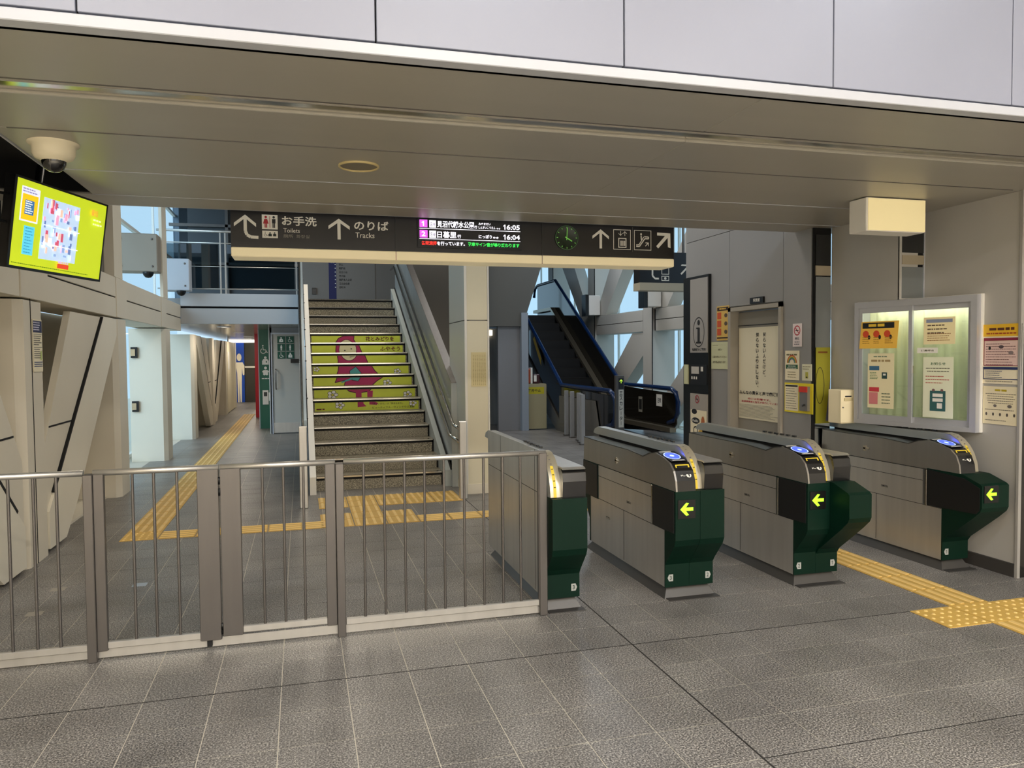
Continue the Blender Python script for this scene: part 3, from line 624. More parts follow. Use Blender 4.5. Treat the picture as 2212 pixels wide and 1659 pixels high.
# column by the stairs
cl = thing('column', 'square cream clad column right of the stairs with a paper notice', 'column', (1.89, 8.6, 0))
cm = mat('#e0d9c0', .45, noise=.03, nscale=1.5); cb = mat('#b9c0bb', .3, .2)
box1('front_cladding', 1.775, 2.01, 8.28, 8.33, .1, 1.93, cm, cl); box1('front_cladding', 1.775, 2.01, 8.28, 8.33, 1.94, 5.2, cm, cl)
box1('side_cladding', 1.755, 1.80, 8.30, 9.2, .1, 1.93, cb, cl); box1('side_cladding', 1.755, 1.80, 8.30, 9.2, 1.94, 5.2, cb, cl); box1('core', 1.80, 2.0, 8.31, 9.2, 0, 5.2, M_GREYD, cl)
box1('corner_trim', 1.752, 1.777, 8.275, 8.30, 0, 5.2, M_WHITE, cl); box1('corner_trim', 2.012, 2.03, 8.275, 9.2, 0, 5.2, M_WHITE, cl); box1('base', 1.76, 2.02, 8.27, 8.9, 0, .11, M_BEIGEL, cl)
def d(c, w, h):
    for k in range(7): c.lines(.02 + k * .022, .03 + k * .022, h - .03, 22, .0155, .007, flat('#a08f62'), k)
poster('paper_notice', 'yellowed paper sheet of small vertical writing on the cream column', 'notice', (1.82, 8.278, 1.20), .17, .38, (1, 0, 0), mat('#ddcf9e', .6), d)
# ---------------- behind the column: dark volumes, lift, grey wall, cabinet
dk = struct(MB().prism([(1.9, 2.13), (4.36, 2.13), (4.78, 3.40), (4.78, 5.2), (1.9, 5.2)], 'y', 14.9, 15.3, mat('#5a5954', .5)).build('wall_bulkhead'))
structbox('wall_dark_steel', 1.85, 3.45, 14.5, 14.6, 0, 5.2, mat('#57524a', .25, .5))
cwm = mat('#85868a', .5)
structbox('wall_far_middle', 3.86, 4.32, 15.0, 15.1, 0, 2.13, cwm); structbox('wall_far_pier', 4.32, 4.46, 14.86, 18.5, 0, 2.4, mat('#8f98a3', .45)); structbox('wall_far_back', 4.46, 6.9, 18.6, 18.7, 0, 2.5, cwm)
lf = thing('lift_wall', 'lit lift doorway with blue notices seen just right of the column', 'lift', (3.6, 16.5, 0))
box1('door_panel', 3.3, 4.4, 16.5, 16.55, 0, 2.13, M_STEEL, lf); box1('lamp_strip', 3.98, 4.10, 16.42, 16.48, 1.98, 2.1, mat('#fff0cf', .5, emit=2.5), lf)
for z0, z1 in ((1.40, 1.85), (.95, 1.32)): box1('blue_notice', 3.72, 4.0, 16.47, 16.49, z0, z1, mat('#0d5ea8', .5), lf)
cb_ = thing('beige_cabinet', 'beige half-height partition with a yellow label, left of the escalator', 'cabinet', (4.6, 15, 0))
box1('panel', 4.37, 4.87, 14.95, 15.0, .02, .94, mat('#a09878', .5), cb_); box1('post', 4.33, 4.37, 14.93, 15.0, 0, .96, M_WHITE, cb_)
c = Canvas((4.42, 14.949, .74)); c.rect(0, 0, .40, .14, flat('#b7ac1e')).text('使用中止', .05, .04, .28, .06, M_INK); c.build('label_plate', cb_)
t = thing('red_appliance', 'small white and orange red box standing on the shelf behind the beige partition', 'box', (4.48, 15.1, .96)); box1('body', 4.38, 4.58, 15.05, 15.25, .95, 1.26, mat('#a84a28', .5), t, .02); box1('rim', 4.56, 4.60, 15.04, 15.26, .95, 1.28, M_WHITE, t)
t = thing('black_red_box', 'small black and red case beside the orange box', 'box', (4.7, 15.1, .95)); box1('body', 4.62, 4.76, 15.05, 15.2, .95, 1.14, mat('#3a0d10', .4), t, .01); box1('shelf_lid', 4.63, 4.69, 15.045, 15.051, .99, 1.12, M_WHITE, t)
box1('shelf', 4.37, 4.87, 15.0, 15.3, .92, .945, mat('#a09878', .5), cb_)
def d(c, w, h): c.rect(.01, h * .6, w - .01, h * .95, flat('#b33a3a')).rect(.01, h * .3, w - .01, h * .55, flat('#c9743a')).lines(.02, w - .02, h * .25, 3, .04, .015, M_INK, 2)
poster('small_sign', 'tall narrow red and white sign on the wall behind the escalator', 'sign', (5.62, 18.595, .98), .18, .62, (1, 0, 0), M_WHITE, d)
# ---------------- escalator
es = thing('escalator', 'black escalator with blue handrails rising away at the right', 'escalator', (5.5, 14, 0))
XL, XR = 5.05, 6.35; EB = mat('#0a0a0c', .10, coat=.6); EBR = mat('#2a251c', .12, .5, coat=.5); HB = mat('#08244c', .25)
def ez(y): return 0 if y < 14.5 else ((y - 14.5) * .60 if y < 18.7 else 4.2 * .60)
ys = [12.1, 14.3, 14.5, 14.7, 16.0, 17.0, 18.0, 18.7, 18.9, 20.2]
def rail_pts(x):
    q = -.22 if x == XL else .07
    p = [(x, 12.35 + q, .30), (x, 12.12 + q, .36), (x, 12.0 + q, .50), (x, 12.0 + q, .70), (x, 12.08 + q, .86), (x, 12.25 + q, .92)]
    return p + [(x, y, .93 + ez(y)) for y in ys[1:]] + ([(x, 20.45, .93 + ez(20) - .06), (x, 20.55, .93 + ez(20) - .3)])
for x in (XL, XR):
    MB().tube(rail_pts(x), .042, HB, 12).build('handrail', es)
    q = -.22 if x == XL else .07
    poly = [(12.05 + q, .50), (12.04 + q, .70), (12.14 + q, .84)] + [(y, .89 + ez(y)) for y in ys[1:]] + [(y, max(.02, ez(y) - .22)) for y in reversed(ys[1:])] + [(12.3, .16), (12.12, .3)]
    MB().prism(poly, 'x', x - .015, x + .015, EB if x == XL else EBR).build('balustrade', es)
    MB().prism([(y, .24 + ez(y)) for y in ys] + [(y, .16 + ez(y)) for y in reversed(ys)], 'x', x + (.02 if x == XL else -.14), x + (.10 if x == XL else -.02), mat('#9a907c', .3, .8)).build('skirt_deck', es)
MB().prism([(13.0, 0), (14.7, 0), (18.9, ez(18.9) - .55), (20.4, ez(18.9) - .55), (20.4, ez(20) + .17), (18.7, ez(18.7) + .17), (14.5, .17), (12.3, .17), (12.3, 0)], 'x', XL - .05, XL - .018, mat('#7b7770', .3, .6)).build('outer_cladding', es)
MB().prism([(12.4, .17), (14.5, .17), (14.5, .72), (12.6, .72)], 'x', XL - .06, XL - .03, mat('#75716a', .4, .4)).build('outer_panel', es)
for k in range(12):
    y, z = 14.4 + k * .36, .0 + ez(14.4 + k * .36) + .1; b = MB().box(XL + .1, XR - .1, y, y + .40, z - .1, z + .12, mat('#070707', .6)); b.box(XL + .1, XR - .1, y - .004, y + .01, z + .112, z + .121, mat('#1c170a', .5)); b.build('step', es)
box1('landing_plate', XL + .05, XR - .05, 12.2, 14.3, 0, .012, M_STEELD, es)
c = Canvas((XR - .016, 13.1, .3), (0, -1, 0)); c.rect(.22, .28, .46, .50, M_WHITE).text('注意', .26, .34, .15, .10, M_INK); c.rect(-.55, .12, -.38, .42, flat('#8b877a')).rect(-.53, .17, -.40, .37, M_DARK); c.build('sticker', es)
c = Canvas((XL - .052, 16.3, 1.35), (0, -1, 0)); c.poly([(0, .55), (.12, .6), (.62, .12), (.60, -.05)], flat('#c7a338')); c.build('warning_sticker', es)
pt = thing('sign_post', 'slim dark standing sign post with a lit green arrow and vertical writing by the escalator', 'sign', (4.78, 11.05, 0))
box1('post', 4.72, 4.86, 11.0, 11.06, 0, 1.21, mat('#4a4744', .4), pt, .004); c = Canvas((4.72, 10.999, 0)); c.rect(.045, 1.0, .13, 1.17, M_BLACK).arrow(.088, 1.12, .06, 90, mat('#b8f03a', .5, emit=1.5)); c.rect(.045, .40, .13, .99, mat('#b5b2a8', .5))
c.vtext('エスカレーター', .06, .97, .05, .078, M_INK); c.build('print', pt)
for i, (x, y) in enumerate(((4.62, 12.2), (4.70, 12.5), (4.78, 12.8), (4.83, 13.3), (4.86, 13.7))):
    t = thing('guide_post', ['leftmost', 'second from left', 'middle', 'second from right', 'rightmost'][4 - i] + ' slim grey guide post before the escalator', 'post', (x, y, 0), 'grey guide posts left of the escalator'); box1('shaft', x - .035, x + .035, y - .03, y + .03, 0, .86, M_GREYD, t, .004); box1('foot', x - .05, x + .05, y - .05, y + .05, 0, .02, M_STEELD, t)
# ---------------- right truss facade
rf = MB().box(6.85, 7.2, 8, 30, 2.01, 2.43, M_GAP).build('wall_truss_right'); struct(rf); gb = mat('#c9c3b8', .5)
for y0, y1 in ((8.3, 10.9), (11.4, 13.85), (14.45, 17.0), (17.5, 20.1), (20.6, 23.2)):
    box1('cladding_panel', 6.8, 7.2, y0, y1, 2.225, 2.44, gb, rf, .004); box1('cladding_panel', 6.8, 7.2, y0, y1, 2.0, 2.212, gb, rf, .004)
for y in (10.95, 14.0, 17.1, 20.2): 
    box1('pillar_cladding', 6.79, 7.3, y, y + .42, 0, 5.2, gb, rf, .01); box1('shadow_joint', 6.785, 6.80, y - .02, y - .005, 0, 5.2, M_GAP, rf)
def rstrut(P): MB().prism(P, 'x', 6.82, 7.1, gb).build('diagonal_strut', rf)
rstrut([(14.42, 1.98), (14.42, 1.55), (16.7, .02), (17.1, .02), (17.1, .35), (15.0, 1.98)])
rstrut([(17.1, 2.45), (16.5, 2.45), (14.42, 4.4), (14.42, 5.0), (15.0, 4.9)]); rstrut([(17.5, 2.45), (18.1, 2.45), (20.2, 4.6), (20.2, 5.1), (19.6, 5.1)])
rstrut([(11.4, 1.98), (11.4, 1.6), (13.6, .02), (14.0, .02), (14.0, .35), (11.9, 1.98)]); rstrut([(14.0, 2.45), (13.4, 2.45), (11.4, 4.4), (11.4, 5.0)])
for y in (16.75, 13.6):
    t = thing('white_box', 'white square steel box on the ' + ('farther' if y > 15 else 'nearer') + ' post of the right truss wall', 'box', (6.6, y, 2.42), 'square white boxes on the right truss'); box1('housing', 6.52, 6.80, y, y + .3, 2.46, 2.92, M_WHITE, t, .01); box1('back_plate', 6.44, 6.52, y + .02, y + .28, 2.44, 2.94, M_BLACK, t)
gw = MB()
for z in (.02, 2.5, 4.9): gw.box(7.5, 7.54, 7.9, 30, z, z + .04, M_WHITE)
for k in range(8): gw.box(7.5, 7.54, 8 + k * 3.1, 8.06 + k * 3.1, 0, 5.2, M_WHITE)
w4 = struct(gw.build('window_4')); box1('pane', 7.515, 7.523, 7.9, 30, 0, 5.2, M_GLASS, w4)
w5 = struct(MB().box(-2.6, 7.5, 30.0, 30.1, 0, .1, M_WHITE).box(2.2, 2.3, 30, 30.1, 0, 5.2, M_WHITE).build('window_5')); box1('pane', 0, 7.5, 30.04, 30.05, .1, 5.2, M_GLASS, w5)
structbox('wall_stair_back', .1, 4.4, 18.6, 18.7, 0, 5.2, M_GREYD)
# ================================================================== SIGN ABOVE THE OPENING
sg = thing('overhead_sign', 'long black overhead guide sign with arrows, departure display and clock', 'sign', (1.33, 6.1, 2.29))
box1('body', -.485, 3.145, 6.05, 6.30, 2.37, 2.66, mat('#120f0e', .3), sg); box1('lower_band', -.485, 3.145, 6.045, 6.31, 2.30, 2.37, mat('#f6e6bc', .45, emit=.22), sg, .006)  # lower band given a mild glow to lift its dull cream
for x in (-.2, 1.33, 2.9): box1('bracket', x - .03, x + .03, 5.915, 6.12, 2.655, 2.70, M_STEELD, sg)
for x in (.735, 1.94): box1('joint', x - .002, x + .002, 6.043, 6.05, 2.30, 2.64, M_DARK, sg)
SW = mat('#cfcabd', .5, emit=.12); c = Canvas((0, 6.0495, 0), st=.0006); t_ = .023
# left arrow (bent)
c.poly([(-.382, 2.612), (-.462, 2.548), (-.462, 2.522), (-.382, 2.586), (-.305, 2.522), (-.305, 2.548)], SW)
c.line([(-.382, 2.60), (-.382, 2.49), (-.370, 2.462), (-.345, 2.447), (-.29, 2.445)], t_, SW)
c.rect(-.263, 2.508, -.15, 2.617, SW); RED = flat('#a8202c')
def small(p, a, b_, s, m): person(c, a, b_, s, m, p)
small(True, -.235, 2.562, .085, RED); small(False, -.178, 2.562, .085, M_INK); c.rect(-.208, 2.52, -.204, 2.605, RED)
c.rect(-.262, 2.443, -.15, 2.497, SW); wheelchair(c, -.238, 2.47, .036, M_INK); bust(c, -.206, 2.47, .036, M_INK); bust(c, -.173, 2.47, .034, M_INK)
c.text('お手洗', -.12, 2.540, .255, .072, SW); c.text('Toilets', -.11, 2.488, .12, .032, SW, False); c.text('厕所  화장실', -.11, 2.448, .19, .026, flat('#8d887e'), False)
c.poly([(.30, 2.607), (.222, 2.55), (.222, 2.524), (.30, 2.580), (.382, 2.524), (.382, 2.55)], SW).rect(.289, 2.448, .313, 2.59, SW)
c.text('のりば', .415, 2.525, .265, .072, SW); c.text('Tracks', .425, 2.466, .145, .040, SW, False)
# elevator / escalator pictograms
c.poly([(2.46, 2.602), (2.385, 2.545), (2.385, 2.52), (2.46, 2.577), (2.535, 2.52), (2.535, 2.545)], SW).rect(2.449, 2.441, 2.472, 2.585, SW)
c.frame(2.575, 2.436, 2.735, 2.606, .005, SW).frame(2.62, 2.452, 2.695, 2.535, .008, SW).rect(2.64, 2.468, 2.65, 2.512, SW).rect(2.657, 2.468, 2.667, 2.512, SW).rect(2.673, 2.468, 2.683, 2.512, SW)
c.arrow(2.64, 2.573, .04, 270, SW, .005).arrow(2.68, 2.573, .04, 90, SW, .005)
c.frame(2.765, 2.436, 2.925, 2.606, .005, SW).line([(2.785, 2.468), (2.815, 2.468), (2.865, 2.535), (2.90, 2.535), (2.90, 2.55), (2.86, 2.552)], .009, SW).line([(2.785, 2.48), (2.81, 2.482), (2.855, 2.55)], .007, SW).ell(2.83, 2.572, .008, .01, SW, 10).line([(2.83, 2.56), (2.832, 2.525)], .01, SW).arrow(2.885, 2.487, .045, 45, SW, .007)
c.poly([(2.98, 2.592), (3.105, 2.588), (3.108, 2.46), (3.082, 2.47), (3.08, 2.549), (2.99, 2.455), (2.972, 2.475), (3.055, 2.565), (2.98, 2.567)], SW)
c.rect(2.748, 2.42, 2.753, 2.63, flat('#56514c')); c.build('lettering', sg)
# clock
ck = MB().lathe((2.155, 6.045, 2.52), [(0, -.004), (.092, -.004), (.098, -.006), (.102, .006)], mat('#12240f', .3), 36, 'y').build('clock_face', sg)
GRN = mat('#7fd25a', .5, emit=.25); c = Canvas((2.155, 6.038, 2.52)); c.ring(0, 0, .101, .101, .004, mat('#4d7a4a', .4), 40)
for k in range(12):
    a = math.radians(30 * k); c.line([(.078 * math.cos(a), .078 * math.sin(a)), (.09 * math.cos(a), .09 * math.sin(a))], .005, GRN)
c.line([(-.002, -.02), (.004, .082)], .006, GRN).line([(-.015, .006), (.045, -.028)], .008, GRN); c.build('clock_hands', sg)
# LED display
box1('display', .905, 1.765, 6.035, 6.05, 2.405, 2.632, mat('#04040a', .4), sg)
LW_ = mat('#f4f2ff', .5, emit=1.5); LM = mat('#e060e8', .5, emit=1.0); LR = mat('#ff3a30', .5, emit=1.2); LG = mat('#3df060', .5, emit=1.1); LK = mat('#1a0a22', .5)
c = Canvas((0, 6.0345, 0), st=.0006)
c.rect(.92, 2.553, 1.75, 2.557, LW_).rect(.92, 2.472, 1.75, 2.476, LW_)
for n_, z in (('1', 2.563), ('2', 2.482)): c.rect(.922, z, .985, z + .06, LM).text(n_, .938, z + .011, .030, .038, LW_); c.rect(1.0, z, 1.053, z + .057, LW_)
c.text('各停', 1.006, 2.572, .042, .036, flat('#b9b0d8')).text('各停', 1.006, 2.491, .042, .036, flat('#b9b0d8'))
c.text('見沼代親水公園', 1.062, 2.566, .30, .053, LW_).text('行', 1.365, 2.566, .024, .025, LW_).text('日暮里', 1.062, 2.484, .155, .052, LW_).text('行', 1.225, 2.484, .03, .03, LW_)
c.text('みぬまだい', 1.40, 2.596, .10, .020, LW_).text('しんすいこうえん', 1.40, 2.566, .14, .022, LW_).text('ゆき', 1.55, 2.566, .03, .013, LW_).text('にっぽり', 1.40, 2.49, .11, .03, LW_).text('ゆき', 1.52, 2.49, .045, .017, LW_)
c.text('1', 1.605, 2.567, .028, .040, LW_).text('6:05', 1.634, 2.567, .111, .040, LW_).text('1', 1.605, 2.486, .028, .040, LW_).text('6:04', 1.634, 2.486, .111, .040, LW_)
c.text('各駅清掃', .935, 2.424, .122, .032, LR).text('を行っています。', 1.06, 2.424, .225, .032, LW_).text('発車サイン音が鳴り終わります', 1.31, 2.424, .43, .032, LG); c.build('display_lettering', sg)
# far hanging sign
h = thing('hanging_sign', 'smaller black hanging guide sign partly hidden behind the right end of the long sign', 'sign', (5.0, 10, 2.46))
box1('body', 4.66, 6.2, 10.0, 10.2, 2.56, 3.0, M_BLACK, h); box1('lower_band', 4.66, 6.2, 9.99, 10.21, 2.45, 2.56, mat('#b5a991', .5), h); MB().tube([(5.4, 10.1, 3.0), (5.4, 10.1, 5.2)], .02, M_STEEL).build('hanger', h)
c = Canvas((4.66, 9.999, 2.56)); c.line([(.2, .3), (.2, .1), (.24, .06), (.3, .06)], .025, SW).arrow(.2, .28, .16, 90, SW, .02).frame(.34, .12, .46, .3, .01, SW).frame(.34, .03, .46, .1, .01, SW).ell(.40, .065, .02, .02, SW, 10).arrow(.72, .2, .2, 45, SW, .025); c.build('lettering', h)
# ================================================================== THINGS UNDER THE SOFFIT
t = thing('dome_camera', 'cream dome security camera with black lens on the soffit, above the television', 'camera', (-1.166, 4.30, 2.45))
MB().lathe((-1.166, 4.30, 2.62), [(.115, 0), (.115, -.008), (.098, -.012), (.095, -.055), (.085, -.075), (.06, -.085), (.055, -.09)], M_CREAMW, 28).build('housing', t)
MB().lathe((-1.166, 4.30, 2.535), [(.056, 0), (.054, -.018), (.044, -.04), (.024, -.055), (0, -.06)], mat('#0a0a0a', .06, coat=1.), 24).build('lens_dome', t)
t = thing('ceiling_speaker', 'round flush ceiling speaker with brass coloured rim in the soffit', 'speaker', (.334, 4.40, 2.60))
MB().lathe((.334, 4.40, 2.62), [(.113, 0), (.113, -.010), (.106, -.012), (.103, -.003)], mat('#c9b681', .4), 36).build('rim', t); MB().lathe((.334, 4.40, 2.62), [(.104, -.003), (0, -.004)], mat('#7d7464', .6), 30).build('grille', t)
t = thing('blank_sign_box', 'plain cream rectangular sign box hanging from the soffit near the right wall', 'sign', (4.02, 4.5, 2.38))
box1('casing', 3.775, 4.27, 4.45, 4.62, 2.385, 2.615, M_WHITE, t, .004); box1('face', 3.79, 4.265, 4.442, 4.45, 2.39, 2.61, mat('#f8e8b4', .5, emit=.28), t); box1('mount', 3.85, 4.2, 4.5, 4.58, 2.6, 2.625, M_DARK, t)  # glow added to the face so the cream panel reads brighter
# television
tv = thing('television', 'wall television showing a lime green programme page, hung at top left', 'television', (-1.3429, 5.0510, 2.2869))
a_, t_a = 1.25391, .14254; U = Vector((math.cos(a_), math.sin(a_), 0)); N = Vector((math.sin(a_) * math.cos(t_a), -math.cos(a_) * math.cos(t_a), -math.sin(t_a))); V = N.cross(U)
if V.z < 0: V = -V
C0 = Vector((-1.3429, 5.0510, 2.2869))
def tvb(b, u0, u1, v0, v1, n0, n1, m):
    vs = [C0 + U * u + V * v + N * n for n in (n0, n1) for u, v in ((u0, v0), (u1, v0), (u1, v1), (u0, v1))]
    return b.add(vs, [(3, 2, 1, 0), (4, 5, 6, 7), (0, 1, 5, 4), (1, 2, 6, 5), (2, 3, 7, 6), (3, 0, 4, 7)], m)
b = MB(); tvb(b, -.49, .49, -.285, .285, -.06, -.002, M_BLACK); b.build('casing', tv)
b = MB(); tvb(b, -.49, .49, -.285, -.268, -.01, .004, M_BLACK); tvb(b, -.49, .49, .272, .285, -.01, .004, M_BLACK); tvb(b, -.49, -.468, -.285, .285, -.01, .004, M_BLACK); tvb(b, .477, .49, -.285, .285, -.01, .004, M_BLACK); b.build('bezel', tv)
E1 = lambda h_, e=1.0: mat(h_, .6, emit=e)
c = Canvas(C0 - U * .468 - V * .268, U, V); Wd, Hd = .945, .54; c.n = N
c.rect(0, 0, Wd, Hd, E1('#bccd24', 1.0)); c.rect(.05, .285, .22, .50, E1('#dfe2f0')).rect(.062, .295, .208, .455, E1('#f2c21a')).rect(.09, .33, .175, .42, E1('#3d6ea0')); c.lines(.06, .21, .49, 2, .016, .008, E1('#8c86b8'), 1); c.lines(.095, .17, .415, 6, .014, .007, E1('#f4f2ea'), 4)
c.rect(.10, .08, .20, .26, E1('#5cc9e8')); c.lines(.115, .19, .25, 9, .019, .006, E1('#3a93b0'), 6)
c.poly([(.26, .47), (.64, .47), (.64, .08), (.26, .07)], E1('#b9d0ea')); r_ = random.Random(5)
for k in range(64):
    x_, y_ = r_.uniform(.27, .60), r_.uniform(.09, .43); c.rect(x_, y_, x_ + r_.uniform(.01, .035), y_ + r_.uniform(.012, .06), E1(['#e9a6c4', '#f3f0f6', '#8fa9d8', '#c7566e', '#6a7fb2', '#f0c4b0'][k % 6]))
for y_ in (.29, .17): c.rect(.26, y_, .64, y_ + .006, E1('#eef0f8'))
c.rect(.44, .03, .56, .06, E1('#d8452a')).lines(.445, .555, .075, 1, .02, .012, E1('#d7a8cf'), 2); c.text('番組', .75, .44, .08, .045, E1('#f2a23a')); c.lines(.78, .90, .42, 2, .03, .012, E1('#eef4b0'), 3); c.lines(.0, .93, .022, 1, .02, .006, E1('#6b7a12'), 9)
c.build('screen', tv)
b = MB(); P_ = lambda u, v, n: C0 + U * u + V * v + N * n
b.tube([P_(-.49, .16, -.03), P_(-.58, .15, -.03), P_(-.60, .12, -.03), P_(-.60, .02, -.03), P_(-.57, -.01, -.03), P_(-.49, -.01, -.03)], .009, M_BLACK, 8); b.build('side_handle', tv)
b = MB(); b.tube([P_(0, .05, -.06), P_(0, .1, -.2), (C0.x - .12, C0.y + .1, 2.87)], .025, M_BLACK, 10); b.build('ceiling_mount', tv)
for ch in tv.children: ch.data.transform(Matrix.Scale(.87, 4))
# ================================================================== WALL NOTICES, RIGHT
X2 = 4.266; WU = (0, -1, 0)
def d(c, w, h):   # door notice
    a = '知らない人だけど、見つめないふりはしない。'
    c.vtext('知らない人だけど、', w * .55, h - .05, .045, .052, M_INK); c.vtext('知らないふりはしない。', w * .40, h - .05, .045, .052, M_INK)
    c.text('みんなの勇気と声で痴漢撲滅', .02, .245, w - .03, .038, M_INK); c.text('痴漢は犯罪です。', w * .22, .195, w * .5, .020, flat('#b0323a')); c.text('鉄道事業者と警察が協力しています', .06, .165, w * .82, .020, flat('#b0323a'))
    c.lines(.02, w - .02, .145, 11, .012, .004, flat('#8b8577'), 4)
poster('door_notice', 'large cream paper notice with vertical handwriting-like lines covering the office door', 'notice', (4.336, 6.92, .885), .77, .915, WU, mat('#e3dcc4', .6), d)
t = thing('room_plate', 'small black name plate with white characters above the office door', 'sign', (4.26, 6.50, 2.03)); box1('plate', 4.25, 4.27, 6.38, 6.60, 2.025, 2.085, M_BLACK, t); Canvas((4.2495, 6.6, 2.025), WU).text('駅務室', .06, .015, .11, .034, M_WHITE).build('lettering', t)
def nosmoke(c, a, b, r, m): c.ring(a, b, r, r, r * .22, m, 24).line([(a - r * .62, b + r * .62), (a + r * .62, b - r * .62)], r * .2, m).rect(a - r * .5, b - r * .1, a + r * .45, b + r * .08, M_INK)
def d(c, w, h): nosmoke(c, w / 2, h * .70, w * .36, flat('#b3283a')); c.text('禁煙', w * .25, h * .30, w * .5, .022, flat('#5a5560')).lines(.015, w - .015, h * .22, 2, .02, .008, flat('#7d7880'), 1, True)
poster('no_smoking_sign', 'white no smoking notice on the grey wall right of the office door', 'sign', (X2, 5.935, 1.60), .125, .205, WU, mat('#e6d9d9', .5), d)
def d(c, w, h):
    c.lines(.02, w - .02, h - .03, 1, .02, .014, flat('#6d6440'), 2)
    for k, cc in enumerate(('#b7452c', '#d9a62e', '#5d8c3a', '#46608f')): c.ring(w / 2, h * .58, w * (.36 - k * .05), w * (.36 - k * .05), w * .045, flat(cc), 20, 0, 180)
    c.rect(.015, h * .38, w - .015, h * .52, flat('#1f5a38')).lines(.03, w - .03, h * .49, 2, .018, .008, M_WHITE, 4, True).lines(.03, w - .03, h * .28, 3, .022, .006, flat('#8b8160'), 5, True)
poster('rainbow_notice', 'cream notice with a rainbow arch and green band, above the yellow panel', 'notice', (X2, 6.045, 1.30), .20, .265, WU, M_CREAMW, d)
def d(c, w, h): c.lines(.01, w - .01, h - .02, 2, .02, .006, flat('#7d7656'), 2); c.rect(w * .35, .02, w * .65, .075, flat('#b6b04a')).ell(w / 2, .03, .012, .008, M_INK, 8)
poster('small_notice', 'small pale notice right of the rainbow notice', 'notice', (X2, 5.80, 1.30), .13, .145, WU, mat('#dfdcc0', .5), d)
t = poster('yellow_call_panel', 'bright yellow call panel with a red button box and white instruction sheet', 'panel', (X2, 6.05, 1.01), .40, .265, WU, mat('#ecd927', .5), lambda c, w, h: (c.rect(.01, .015, .20, h - .015, M_CREAMW), c.rect(.012, h - .035, .19, h - .02, M_INK), c.lines(.02, .19, h - .05, 9, .022, .006, flat('#807a68'), 3)))
box1('call_box', 4.235, 4.262, 5.69, 5.80, 1.035, 1.25, mat('#8a8683', .4, .5), t); box1('red_cover', 4.228, 4.236, 5.69, 5.80, 1.20, 1.25, mat('#d8351f', .4), t); MB().lathe((4.233, 5.735, 1.075), [(.0, .02), (.015, .02), (.018, -.0)], M_DARK, 14).build('knob', t)
def d(c, w, h):
    c.rect(.01, h - .05, w - .01, h - .012, flat('#3b2716')).lines(.03, w - .03, h - .022, 1, .02, .014, flat('#d8b04a'), 1, True)
    for k in range(3): c.rect(.012, h - .135 - k * .085, w * .38, h - .065 - k * .085, flat('#c8512a')).ell(w * .75, h - .10 - k * .085, .03, .022, flat('#5b4a3a'), 10)
    c.rect(.01, .02, w - .01, .035, flat('#3b2716'))
poster('orange_notice', 'orange and brown notice high on the wall, left of the office door', 'notice', (X2, 7.235, 1.68), .24, .36, WU, mat('#d9b35c', .5), d)
def d(c, w, h): c.lines(.03, w * .5, h - .03, 1, .02, .006, flat('#8b8668'), 1); c.text('お願い', w * .4, h - .09, .08, .02, flat('#55503c')).text('係員を呼んでください', .03, h - .17, w - .07, .025, flat('#6b6650')).text('点字運賃表あります', .03, h - .225, w - .09, .025, flat('#6b6650'))
poster('green_notice', 'pale green paper notice left of the office door, below the orange one', 'notice', (X2, 7.345, 1.38), .345, .285, WU, mat('#c9cba8', .6), d)
# information machine
im = thing('information_kiosk', 'black framed information point with a big letter i, left of the office door', 'kiosk', (4.2, 7.63, 0))
box1('frame', 4.235, 4.27, 7.36, 7.915, 0, 2.40, M_BLACK, im); box1('upper_panel', 4.225, 4.236, 7.365, 7.74, 1.555, 2.37, mat('#9b9792', .5), im); box1('lower_panel', 4.225, 4.236, 7.365, 7.74, .60, 1.10, mat('#a39d96', .5), im)
box1('device_panel', 4.225, 4.236, 7.38, 7.73, 1.20, 1.42, mat('#1c1c1f', .3), im)
c = Canvas((4.2245, 7.74, 0), WU); c.ring(.19, 1.78, .125, .165, .010, M_INK, 40).ell(.19, 1.885, .028, .030, M_INK, 16).rect(.165, 1.67, .215, 1.83, M_INK).rect(.14, 1.815, .2, 1.832, M_INK).rect(.135, 1.655, .245, 1.675, M_INK)
c.text('精算機のご案内', .05, 1.575, .29, .03, M_INK); c.rect(.03, 1.32, .20, 1.40, flat('#b9b6b0')).rect(.03, 1.26, .06, 1.29, flat('#d5d2cb')).rect(.08, 1.26, .11, 1.29, flat('#d5d2cb')).rect(.13, 1.26, .16, 1.29, flat('#d5d2cb')).rect(.24, 1.35, .29, 1.40, flat('#d5d2cb'))
nosmoke(c, .16, 1.04, .045, flat('#a33040')); c.rect(.02, .62, .37, .92, M_CREAMW).ell(.10, .90, .06, .03, M_INK, 16).ell(.13, .80, .09, .035, M_INK, 16).text('Public', .06, .785, .13, .028, M_WHITE).ring(.13, .69, .05, .05, .015, M_INK).ell(.25, .67, .06, .04, flat('#c9a13a'), 12).ell(.29, .78, .04, .08, flat('#b3673a'), 12); c.build('print', im)
box1('side_tag', 4.222, 4.236, 7.79, 7.88, 1.20, 1.42, mat('#c7c7a0', .5), im)
